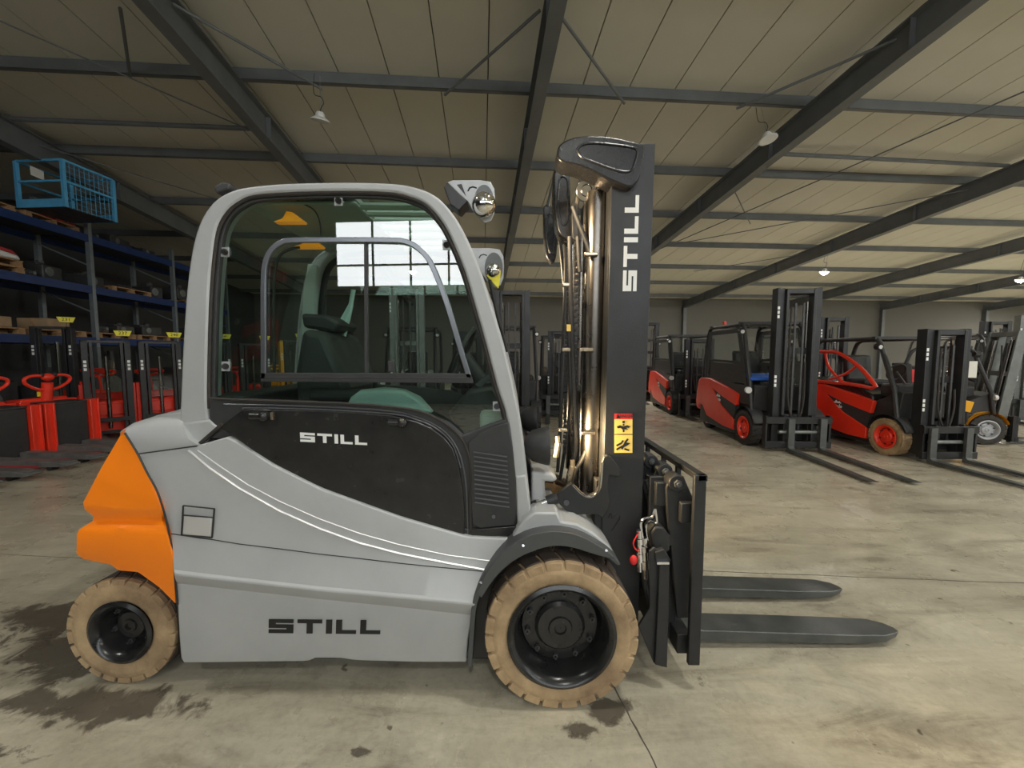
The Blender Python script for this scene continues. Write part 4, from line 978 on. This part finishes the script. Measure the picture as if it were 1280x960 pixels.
    for sy in (-1,1):
        h = o('work_lamp', MB().cyl((-.30,sy*(w-.04),zt-.16),(-.22,sy*(w-.04),zt-.17),.055,14), M['black'])
        o('lamp_glass', MB().cyl((-.222,sy*(w-.04),zt-.17),(-.215,sy*(w-.04),zt-.17),.034,14), M['lampwhite'], h)
    if headlight: o('headlight', MB().cyl((.06,-w+.02,.98),(.11,-w+.02,.98),.055,16), M['lampwhite'])
    if beacon: o('beacon', MB().zlathe([(.001,.09),(.035,.08),(.045,0),(.001,0)],(rb+.72,-.3,zt+.03),12), M['red'])
    if cushion: o('blue_cover', MB().prism([(-.18,1.20),(.08,1.14),(.09,1.2),(-.18,1.27)],-w+.06,-.05), M['blue'], bevel=.02)
    if paper: o('paper_sheet', MB().box(-.60,-.22,-w+.055,-w+.06,1.38,1.72), M['paper'])
    if guard:
        yg = -w+.0
        gr = o('door_frame', MB().tube(spline([(rb+.56,yg,1.14),(rb+.565,yg,1.4),(rb+.57,yg,1.68),(rb+.62,yg,1.74),(-1.3,yg,1.74),(-1.0,yg,1.70),(-.55,yg,1.45),(-.22,yg,1.14)],4)+[Vector((-.3,yg,1.1)),Vector((-.45,yg,1.12)),Vector((-.8,yg,1.14))],.034,8,closed=True), P_)
        o('cross_bar', MB().tube(spline([(rb+.85,yg,1.74),(-1.25,yg,1.45),(-.95,yg,1.2),(-.75,yg,1.14)],4),.024,8).tube(spline([(-.62,yg,1.48),(-.85,yg,1.32),(-1.2,yg,1.2)],4),.024,8), P_, gr)
    # mast
    mt = M[mastcol]; tx = math.tan(tilt)
    def mb_(x0,x1,y0,y1,z0,z1):
        m = MB(); a, b_ = z0*tx, z1*tx
        return m.add([(x0+a,y0,z0),(x1+a,y0,z0),(x1+a,y1,z0),(x0+a,y1,z0),(x0+b_,y0,z1),(x1+b_,y0,z1),(x1+b_,y1,z1),(x0+b_,y1,z1)],
                     [(0,3,2,1),(4,5,6,7),(0,1,5,4),(1,2,6,5),(2,3,7,6),(3,0,4,7)])
    for sy in (-1,1):
        o('outer_mast_rail', mb_(.26,.42,*sorted((sy*.31,sy*.35)),.1,mast), mt, bevel=.005)
        o('mast_flange', mb_(.39,.42,*sorted((sy*.24,sy*.32)),.1,mast-.01), mt)
        o('inner_mast_rail', mb_(.34,.47,*sorted((sy*.19,sy*.235)),.12,mast-.03), mt, bevel=.005)
        o('lift_cylinder', MB().cyl((.30,sy*.2,.2),(.30+mast*tx*.9,sy*.2,mast*.92),.035,12), M['darksteel'])
        o('tilt_cylinder', MB().cyl((-.05,sy*.3,.55),(.28,sy*.29,.62),.035,10), M['black'])
    o('lift_chain', mb_(.42,.44,.05,.08,.3,mast-.25), M['greyjunk']); o('lift_chain', mb_(.42,.44,-.08,-.05,.3,mast-.25), M['greyjunk'])
    for z in (mast-.06, mast*.62, .3): o('mast_crossbar', mb_(.28,.36,-.33,.33,z-.05,z+.05), mt, bevel=.006)
    o('mast_top', mb_(.32,.46,-.235,.235,mast-.1,mast-.02), mt, bevel=.006)
    o('mast_hose', MB().tube(spline([(.44,-.14,mast-.3),(.45,-.15,mast*.6),(.46,-.13,.8),(.47,.0,.5),(.46,.11,.8),(.45,.11,mast*.55)],5),.014,6), M['rubber'])
    for (zz,nm) in ((mast-.35,0),(mast*.45,1)):
        for k in range(3): o('white_sticker', mb_(.420,.423,-.345,-.31,zz-k*.07,zz-k*.07+.05), M['white'])
    cwid = w*.87
    for z in (.52,.12): o('carriage_beam', MB().box(.50,.56,-cwid,cwid,z-.05,z+.06), M['black'], bevel=.005)
    for y in (-cwid+.02,-.22,.22,cwid-.02): o('carriage_plate', MB().box(.45,.54,y-.015,y+.015,.08,.6), M['black'])
    o('hydraulic_ram', MB().cyl((.52,-.3,.33),(.52,.3,.33),.03,12), M['grease'])
    for fy in forks:
        L_ = flen
        o('fork', MB().prism([(.56,.56),(.56,.02),(.56+L_-.1,.02),(.56+L_,.035),(.56+L_,.042),(.64,.075),(.61,.10),(.61,.56)],fy-.05,fy+.05), M['fork'], bevel=.004)
    return t

RZ = lambda dx, dy: math.atan2(dy, dx)
truck('red forklift with closed black cab and tallest mast, middle of the right-hand row', (4.70,7.0,0), RZ(-.05,-1), cab=True, roof=2.18, mast=2.68, forks=(-.14,.36), flen=1.65, cushion=True, beacon=True)
truck('red forklift at the far left of the right-hand row, partly behind the silver truck mast', (4.80,10.6,0), RZ(-.06,-1), sc=1.0, cab=True, roof=2.12, mast=2.0, flen=.6, beacon=False)
truck('red forklift with red barred side frame and tan front tyre', (6.41,6.30,0), RZ(.02,-1), sc=.95, guard=True, tan=True, roof=1.98, mast=2.08, forks=(-.32,.24), flen=1.25, wide=.50, headlight=False, beacon=False)
truck('yellow forklift with dark hood and silver wheels at the right edge of the photo', (8.55,7.5,0), RZ(1,-.28), sc=.86, paint='yellow', body2='gloss_black', rim='satin', sill=True, roof=2.02, mast=2.35, tilt=.12, mastcol='grease', forks=(-.3,.3), wide=.62, emblem=False, paper=True, back=.15, wheelbase=1.1, flen=.8, fender='yellow')
truck('dark forklift mostly hidden behind the truck with the red barred frame', (7.75,10.1,0), RZ(.03,-1), sc=1, paint='darkred', roof=2.1, mast=2.5, forks=(-.2,.3), flen=.9, emblem=False)
truck('dull red forklift parked in the second row, its mast showing above the leftmost red truck', (4.75,14.3,0), RZ(-.05,-1), paint='darkred', roof=2.15, mast=2.7, emblem=False)
truck('dark forklift with tall grey mast seen between silver cab and its mast', (-.02,8.3,0), RZ(.05,-1), paint='greyjunk', roof=2.2, mast=2.85, emblem=False, flen=1.0)
truck('dull red forklift seen through the gap between the silver truck hoses', (1.3,10.6,0), RZ(-.1,-1), paint='darkred', roof=2.1, mast=2.2, emblem=False)
truck('forklift with tall mast seen through the middle of the cab glass', (-2.2,8.7,0), RZ(.1,-1), paint='greyjunk', roof=2.2, mast=2.95, mastcol='grease', emblem=False, flen=1.0)
truck('low dark forklift seen through the front end of the cab glass', (-1.3,12.5,0), RZ(.1,-1), paint='greyjunk', roof=2.1, mast=2.3, emblem=False, flen=1.0)
truck('grey forklift furthest right beyond the yellow truck', (12.1,9.6,0), RZ(-.2,-1), paint='greyjunk', roof=2.1, mast=2.5, mastcol='grease', emblem=False)
truck('dark forklift in the second row behind the yellow truck', (13.9,11.9,0), RZ(-.1,-1), paint='darkred', roof=2.1, mast=2.55, emblem=False)

# ------------------------------------------------------------------ left: pallet trucks (local x along the forks)
def pallet_truck(label, loc, rz, tagon=False, group=None):
    t = thing('pallet_truck', label, 'pallet truck', loc, rz, group)
    def o(name, mb, m, par=t, **k): return ob(name, mb, m, par, **k)
    o('battery_box', MB().box(-.36,-.02,-.25,.25,.1,.80), M['plastic'], bevel=.012)
    o('battery_lid', MB().prism([(-.38,.80),(-.02,.80),(-.02,.83),(-.36,.845)],-.27,.27), M['greyjunk'], bevel=.008)
    for sy in (-1,1):
        o('frame_side', MB().box(-.10,.0,*sorted((sy*.26,sy*.40)),.06,.84).box(-.10,.03,*sorted((sy*.26,sy*.29)),.06,.84).box(-.10,.03,*sorted((sy*.375,sy*.40)),.06,.84), M['red'], bevel=.006)
        o('frame_plate', MB().box(-.42,-.36,*sorted((sy*.26,sy*.345)),.06,.80), M['red'], bevel=.006)
    o('frame_top', MB().box(-.46,-.36,-.40,.40,.80,.86), M['red'], bevel=.01)
    o('drive_cover', MB().prism([(-.95,.12),(-.98,.5),(-.88,.78),(-.70,.88),(-.42,.90),(-.42,.12)],-.34,.34), M['red'], bevel=.05, seg=3)
    o('foot_plate', MB().box(-1.3,-.95,-.3,.3,.12,.17), M['black'], bevel=.01)
    o('drive_wheel', MB().cyl((-.7,-.06,.11),(-.7,.06,.11),.11,20), M['rubber'])
    # tiller: stem, two curved horns and the grip bar
    ti = o('tiller_stem', MB().tube([(-.42,0,.85),(-.40,0,1.0),(-.38,0,1.14)],.07,10), M['red'], ang=60)
    for sy in (-1,1):
        o('tiller_horn', MB().tube(spline([(-.39,sy*.03,1.02),(-.38,sy*.16,1.05),(-.37,sy*.30,1.14),(-.36,sy*.31,1.22),(-.36,sy*.20,1.26),(-.36,sy*.06,1.25)],5),.024,8), M['red'], ti)
        o('thumb_switch', MB().ball((-.36,sy*.09,1.27),.035,8), M['black'], ti)
    o('tiller_head', MB().ball((-.37,0,1.23),.07,10,(1,1.2,.9)), M['red'], ti)
    for sy in (-1,1):
        y = sy*.20
        f = o('fork', MB().prism([(-.02,.02),(-.02,.16),(1.0,.13),(1.14,.10),(1.16,.085),(1.1,.06),(.2,.055)],y-.085,y+.085), M['palletfork'], bevel=.006)
        o('fork_trim', MB().box(.0,.75,y-.088,y-.080,.05,.075), M['darkred'], f)
        o('fork_tip', MB().box(1.0,1.12,y-.06,y+.06,.112,.126), M['grease'], f, bevel=.004)
        o('load_wheel', MB().cyl((.85,y-.05,.042),(.85,y+.05,.042),.042,14), M['rubber'], f)
    if tagon:
        tg = o('tag_board', MB().box(-.45,-.44,-.10,.10,.92,1.0), M['tagyellow'])
        o('tag_stem', MB().cyl((-.445,0,.84),(-.445,0,.92),.006,6), M['greyjunk'], tg)
        text('252', (-.438,0,.96), (R(90),0,R(90)), .075, M['blackprint'], tg)
    return t
pallet_truck('red pallet truck with black battery box, its forks nearest the bottom left', (-7.22,4.82,0), R(-1))
pallet_truck('red pallet truck whose battery box touches the left photo edge', (-7.22,5.67,0), R(-1))
pallet_truck('red pallet truck with yellow tag, nearest the two red stackers', (-7.22,6.52,0), R(-1), tagon=True)

def stacker(label, loc, rz, num, paint='red', h=1.86, group=None, tagc=True, fl=.55):
    t = thing('pallet_stacker', label, 'stacker', loc, rz, group)
    def o(name, mb, m, par=t, **k): return ob(name, mb, m, par, **k)
    for sy in (-1,1):
        o('mast_rail', MB().box(-.10,.02,*sorted((sy*.24,sy*.33)),.06,h), M['mast' if paint == 'red' else paint], bevel=.006)
        o('inner_rail', MB().box(-.06,.03,*sorted((sy*.18,sy*.225)),.08,h-.03), M['black'], bevel=.004)
        o('frame_side', MB().box(-.16,-.10,*sorted((sy*.27,sy*.38)),.06,1.05), M[paint], bevel=.006)
        f = o('fork', MB().prism([(.02,.03),(.02,.10),(fl-.08,.085),(fl,.06),(fl-.08,.03)],sy*.18-.08,sy*.18+.08), M['palletfork'], bevel=.005)
        o('support_leg', MB().box(.0,fl-.1,sy*.28-.06,sy*.28+.02,.02,.09), M['darkred'], bevel=.005)
        for k in range(3): o('white_sticker', MB().box(.021,.023,*sorted((sy*.31,sy*.27)),h-.42-k*.07,h-.37-k*.07), M['white'])
    o('protective_screen', MB().box(-.03,-.022,-.18,.18,.75,h-.12), M['clear'], smooth=False)
    o('mast_top', MB().box(-.10,.02,-.33,.33,h-.05,h), M['greyjunk'], bevel=.006)
    o('carriage', MB().box(.02,.05,-.28,.28,.34,.42).box(.02,.05,-.28,.28,.12,.18), M['black'], bevel=.005)
    o('lift_cylinder', MB().cyl((-.12,0,.2),(-.12,0,h-.3),.03,12), M['darksteel'])
    o('battery_cover', MB().box(-.55,-.18,-.36,.36,.12,.72), M[paint], bevel=.03)
    o('drive_cover', MB().prism([(-1.0,.12),(-1.0,.55),(-.9,.8),(-.56,.86),(-.56,.12)],-.36,.36), M[paint], bevel=.05)
    o('red_plate' if paint == 'red' else 'front_plate', MB().box(-.18,-.15,-.2,.2,.45,.66), M[paint], bevel=.01)
    o('tiller', MB().tube(spline([(-.9,0,.8),(-1.0,0,1.05),(-1.05,0,1.15),(-1.05,.18,1.2),(-1.06,.2,1.26),(-1.06,-.2,1.26),(-1.05,-.18,1.2),(-1.05,0,1.15)],4),.025,6), M[paint])
    o('drive_wheel', MB().cyl((-.8,-.05,.11),(-.8,.05,.11),.11,18), M['rubber'])
    if tagc:
        tg = o('tag_board', MB().prism([(-.09,.0),(.09,0),(.13,.10),(-.13,.10)],-.004,.004), M['tagyellow'])
        tg.location = (-.02,.24,h+.09); tg.rotation_euler = (0,0,R(90)-rz-.6)
        text(num, (0,-.006,.05), (R(90),0,0), .085, M['blackprint'], tg)
        o('tag_stem', MB().cyl((0,0,-.12),(0,0,0),.006,6), M['greyjunk'], tg)
    return t
stacker('red pallet stacker with clear mast screen and yellow tag, nearer the pallet trucks', (-7.55,7.47,0), R(-38), '237')
stacker('red pallet stacker with clear mast screen half hidden by the silver rear pillar', (-7.1,8.1,0), R(-38), '240')
stacker('dark mast stacker seen at the left edge of the cab glass', (-6.55,8.8,0), R(-34), '241')
stacker('dark mast stacker seen through the cab glass behind the rear frame', (-6.15,9.6,0), R(-34), '242')
stacker('yellow pallet stacker seen through the sliding window left of the seat', (-6.25,11.4,0), R(-35), '250', paint='yellow', h=2.0)
stacker('slim black mast stacker standing behind the red pallet trucks', (-9.1,7.95,0), R(-75), '231', h=2.15, fl=.3)

# ------------------------------------------------------------------ racking along the left
RA = Vector((-.104,.9946,0)).normalized(); RB = Vector((-RA.y, RA.x, 0))       # along the rack, and back into it
def rk(s_, d, z): p = Vector((-9.85,7.7,0)) + RA*s_ + RB*d; return Vector((p.x, p.y, z))
rack = thing('pallet_rack', 'tall blue and galvanised pallet rack along the left wall', 'rack', rk(-3.3,0,0))
OFF.xyz = tuple(rack.location)
LV = [2.0, 3.22, 4.42]; ups = [-3.32, -.64, 2.04, 4.72, 7.4]
for s_ in ups:
    for d in (0, 1.1): ob('upright', MB().beam(rk(s_,d,0), rk(s_,d,5.25 if s_ == 2.04 else 4.75), .09, .09, up=RA), M['rackzinc'], rack)
    for k in range(4): ob('lattice', MB().beam(rk(s_,0,.4+k*1.1), rk(s_,1.1,.9+k*1.1), .03, .03), M['rackzinc'], rack)
for a, b in zip(ups, ups[1:]):
    for z in LV:
        for d in (-.02, 1.12): ob('rack_beam', MB().beam(rk(a+.05,d,z-.08), rk(b-.05,d,z-.08), .05, .17), M['rackblue'], rack)
        ob('shelf_deck', MB().beam(rk(a+.05,.55,z-.02), rk(b-.05,.55,z-.02), 1.05, .03), M['greyjunk'], rack)
OFF.xyz = (0,0,0)
# pallets: boards and blocks, copied
def make_pallet(label):
    t = thing('wooden_pallet', label, 'pallet', (0,0,0))
    b = ob('board', MB().box(-.6,.6,-.06,.06,.122,.144), M['wood'], t, smooth=False); b.location = (0,-.33,0)
    for y in (-.165,0,.165,.33): c = b.copy(); COL.objects.link(c); c.location = (0,y,0)
    for y in (-.33,0,.33): c = b.copy(); COL.objects.link(c); c.location = (0,y,-.122)
    k = ob('block', MB().box(-.07,.07,-.05,.05,.022,.1), M['wood'], t, smooth=False); k.location = (-.53,-.33,0)
    for x in (-.53,0,.53):
        for y in (-.33,0,.33):
            if (x, y) != (-.53,-.33): c = k.copy(); COL.objects.link(c); c.location = (x,y,0)
    s2 = ob('stringer', MB().box(-.05,.05,-.39,.39,.1,.122), M['wood'], t, smooth=False); s2.location = (-.53,0,0)
    for x in (0,.53): c = s2.copy(); COL.objects.link(c); c.location = (x,0,0)
    return t
rang = math.atan2(RA.y, RA.x)
pal = [(1.35,4.42,'wooden pallet on the top rack shelf under the blue cage'),
       (.0,4.42,'wooden pallet on the top rack shelf nearest the left photo edge'),
       (.07,3.22,'wooden pallet on the middle rack shelf carrying the red and white parts'),
       (2.75,2.0,'wooden pallet on the lowest rack shelf above the stackers, nearer one'),
       (4.0,2.0,'wooden pallet on the lowest rack shelf above the stackers, farther one'),
       (1.3,2.0,'wooden pallet on the lowest rack shelf behind the slim black mast'),
       (.0,2.0,'wooden pallet on the lowest rack shelf near the left photo edge'),
       (3.35,3.22,'wooden pallet on the middle rack shelf just left of the silver cab'),
       (6.0,2.0,'wooden pallet on the lowest rack shelf seen through the cab glass'),
       (6.0,3.22,'wooden pallet on the middle rack shelf seen through the cab glass')]
first = None
for s_, z, lb in pal:
    if first is None: first = t = make_pallet(lb)
    else: t = copy_tree(first)
    t['label'] = lb; t.location = rk(s_, .47, z-.004); t.rotation_euler = (0,0,rang+random.uniform(-.05,.05))
p2 = copy_tree(first); p2['label'] = 'upper of two stacked wooden pallets under the red and white parts'; p2.location = rk(.07,.47,3.22+.142); p2.rotation_euler = (0,0,rang+.06)
# loads
def part_on(name, label, cat, s_, d, z, mb, m, rz=0, **k):
    o = ob(name, mb, M[m], **k); tag(o, label, cat); o.location = rk(s_,d,z); o.rotation_euler = (0,0,rang+rz); return o
t = thing('machine_cover', 'red and white machine cover lying on the stacked pallets of the rack', 'machine part', rk(.05,.4,3.515)); t.rotation_euler = (0,0,rang)
ob('cover_shell', MB().prism([(-.6,0),(.6,.0),(.55,.09),(.0,.16),(-.5,.12)],-.3,.3), M['white'], t, bevel=.03)
ob('cover_hood', MB().prism([(-.5,.13),(0,.17),(.6,.1),(.5,.18),(-.1,.27),(-.3,.25)],-.25,.25), M['darkred'], t, bevel=.02)
for i, (s_, d, z, w_, h_, m, lb) in enumerate([
    (1.35,.5,3.235,.5,.45,'greyjunk','dark gearbox crate on the middle rack shelf left of the front upright'),
    (2.42,.5,3.235,.45,.42,'greyjunk','dark machine part on the middle rack shelf right of the tall upright'),
    (4.4,.5,3.235,.4,.5,'plastic','black drive unit on the middle rack shelf beside the cab pillar'),
    (3.1,.4,2.14,.5,.3,'greyjunk','low dark casting on the nearer lowest-shelf pallet'),
    (4.0,.4,2.14,.6,.35,'plastic','black tub on the farther lowest-shelf pallet'),
    (1.3,.4,2.14,.55,.35,'cardboard','brown carton on the lowest shelf behind the slim black mast'),
    (.1,.4,2.14,.6,.3,'cardboard','brown carton on the lowest shelf near the left photo edge'),
    (3.2,.5,4.435,.7,.35,'greyjunk','dark machine part on the top shelf above the stackers'),
    (4.2,.5,4.435,.4,.25,'plastic','small black box on the top shelf beside the cab pillar'),
    (5.6,.5,3.36,.6,.5,'greyjunk','grey machine part on the middle shelf seen through the cab glass'),
    (6.1,.5,2.14,.6,.5,'plastic','black machine part on the lowest shelf seen through the cab glass'),
    (.1,.55,.0,1.0,1.5,'plastic','tall dark crate on the floor under the rack near the left photo edge'),
    (1.3,.55,.0,.9,1.3,'greyjunk','dark crate on the floor under the rack left of the tall upright'),
    (2.9,.55,.0,1.1,1.7,'plastic','large dark crate on the floor under the rack behind the stackers'),
    (4.1,.55,.0,.8,1.2,'greyjunk','dark crate on the floor under the rack beside the cab pillar'),
    (5.9,.55,.0,1.4,1.7,'plastic','wide dark crate under the rack seen through the cab glass')]):
    c = thing('machine_part' if m != 'cardboard' else 'carton', lb, 'machine part' if m != 'cardboard' else 'box', rk(s_,d,z)); c.rotation_euler = (0,0,rang+random.uniform(-.2,.2))
    ob('casing', MB().box(-w_/2,w_/2,-.28,.28,0,h_*.7), M[m], c, bevel=.02)
    if m != 'cardboard':
        ob('flange', MB().cyl((-w_*.2,-.30,h_*.4),(-w_*.2,.3,h_*.4),h_*.22,16), M['grease'], c)
        ob('lug', MB().cyl((w_*.2,0,h_*.7),(w_*.2,0,h_),.07,12).box(-w_*.3,w_*.1,-.1,.1,h_*.7,h_*.85), M['greyjunk'], c, bevel=.01)
    else:
        ob('tape', MB().box(-w_/2-.001,w_/2+.001,-.03,.03,.001,h_*.7+.002), M['wood'], c)
red = thing('machine_part', 'dull red machine part on the top rack shelf right of the blue cage', 'machine part', rk(1.65,.35,4.57)); red.rotation_euler = (0,0,rang+.2)
ob('casing', MB().prism([(-.3,0),(.3,0),(.34,.08),(.1,.14),(-.25,.12)],-.2,.2), M['darkred'], red, bevel=.02)
ob('pin', MB().cyl((0,-.25,.08),(0,.25,.08),.05,12), M['grease'], red)
# maintenance cage on the top shelf
cg = thing('maintenance_cage', 'light blue work platform cage with rails on the top rack shelf', 'cage', rk(.72,.12,4.575)); cg.rotation_euler = (0,0,R(-4))
cw_, cd_, chh = 1.02, .95, .92
for x in (0, cw_):
    for y in (0, cd_): ob('post', MB().box(x-.03,x+.03,y-.03,y+.03,0,chh), M['skyblue'], cg)
for z in (chh, chh*.56):
    for y in (0, cd_): ob('rail', MB().box(0,cw_,y-.02,y+.02,z-.02,z+.02), M['skyblue'], cg)
    for x in (0, cw_): ob('rail', MB().box(x-.02,x+.02,0,cd_,z-.02,z+.02), M['skyblue'], cg)
ob('kick_plate', MB().box(0,cw_,-.03,-.01,0,.16), M['skyblue'], cg); ob('kick_plate', MB().box(0,cw_,cd_+.01,cd_+.03,0,.16), M['skyblue'], cg)
ob('floor_plate', MB().box(0,cw_,0,cd_,0,.03), M['greyjunk'], cg)
ob('notice', MB().add([(.28,.02,.84),(.56,.02,.72),(.56,.02,.54),(.28,.02,.66),(.28,.03,.84),(.56,.03,.72),(.56,.03,.54),(.28,.03,.66)],[(0,3,2,1),(4,5,6,7),(0,1,5,4),(1,2,6,5),(2,3,7,6),(3,0,4,7)]), M['paper'], cg, smooth=False)
msh = MB()
for k in range(10): msh.box(cw_-.003,cw_+.003,.09*k+.02,.09*k+.03,0,chh)
for k in range(9): msh.box(cw_-.003,cw_+.003,0,cd_,.1*k+.02,.1*k+.026)
m_ = ob('wire_mesh', msh, M['skyblue'], cg, smooth=False, fix=False); m_['kind'] = 'stuff'

kinds = [('gearbox','dark gearbox'),('hydraulic_cylinder','short hydraulic cylinder'),('steel_bracket','bent steel bracket')]
spots = []
rnd = random.Random(3)
nb = {2.0:'lowest', 3.22:'middle', 4.42:'top'}
def small(kind, p, rz, lab):
    t = thing(kind, lab, 'machine part', p, rz)
    if kind == 'gearbox':
        ob('housing', MB().box(-.13,.13,-.1,.1,0,.16), M['greyjunk'], t, bevel=.02); ob('shaft', MB().cyl((.0,-.18,.09),(.0,.18,.09),.035,12), M['grease'], t)
    elif kind == 'hydraulic_cylinder':
        ob('barrel', MB().cyl((-.25,0,.05),(.15,0,.05),.05,14), M['greyjunk'], t); ob('rod', MB().cyl((.15,0,.05),(.34,0,.05),.022,10), M['steel'], t)
    else:
        ob('bracket_arm', MB().prism([(-.2,0),(.2,0),(.2,.04),(-.14,.04),(-.14,.2),(-.2,.2)],-.08,.08), M['grease'], t, bevel=.006)
        ob('bracket_bolt', MB().cyl((.05,0,.04),(.05,0,.07),.03,6), M['steel'], t)
for kind, s_, d_, z, lab in (
    ('gearbox', 2.4, .2, 2.146, 'dark gearbox on the nearer pallet of the lowest shelf, left end'),
    ('hydraulic_cylinder', .35, .78, 2.146, 'hydraulic cylinder on the lowest shelf pallet near the left photo edge'),
    ('steel_bracket', 4.38, .8, 2.146, 'bent steel bracket on the farther pallet of the lowest shelf'),
    ('gearbox', .9, .3, 3.222, 'dark gearbox on the middle shelf between stacked pallets and grey crate'),
    ('hydraulic_cylinder', 3.35, .3, 3.366, 'hydraulic cylinder lying on the single middle shelf pallet'),
    ('steel_bracket', 3.76, .75, 4.422, 'bent steel bracket on the top shelf between two machine parts'),
    ('gearbox', 2.45, .3, 4.422, 'dark gearbox on the top shelf just right of the tall upright')):
    small(kind, rk(s_, d_, z), rang+rnd.uniform(-.08,.08), lab)
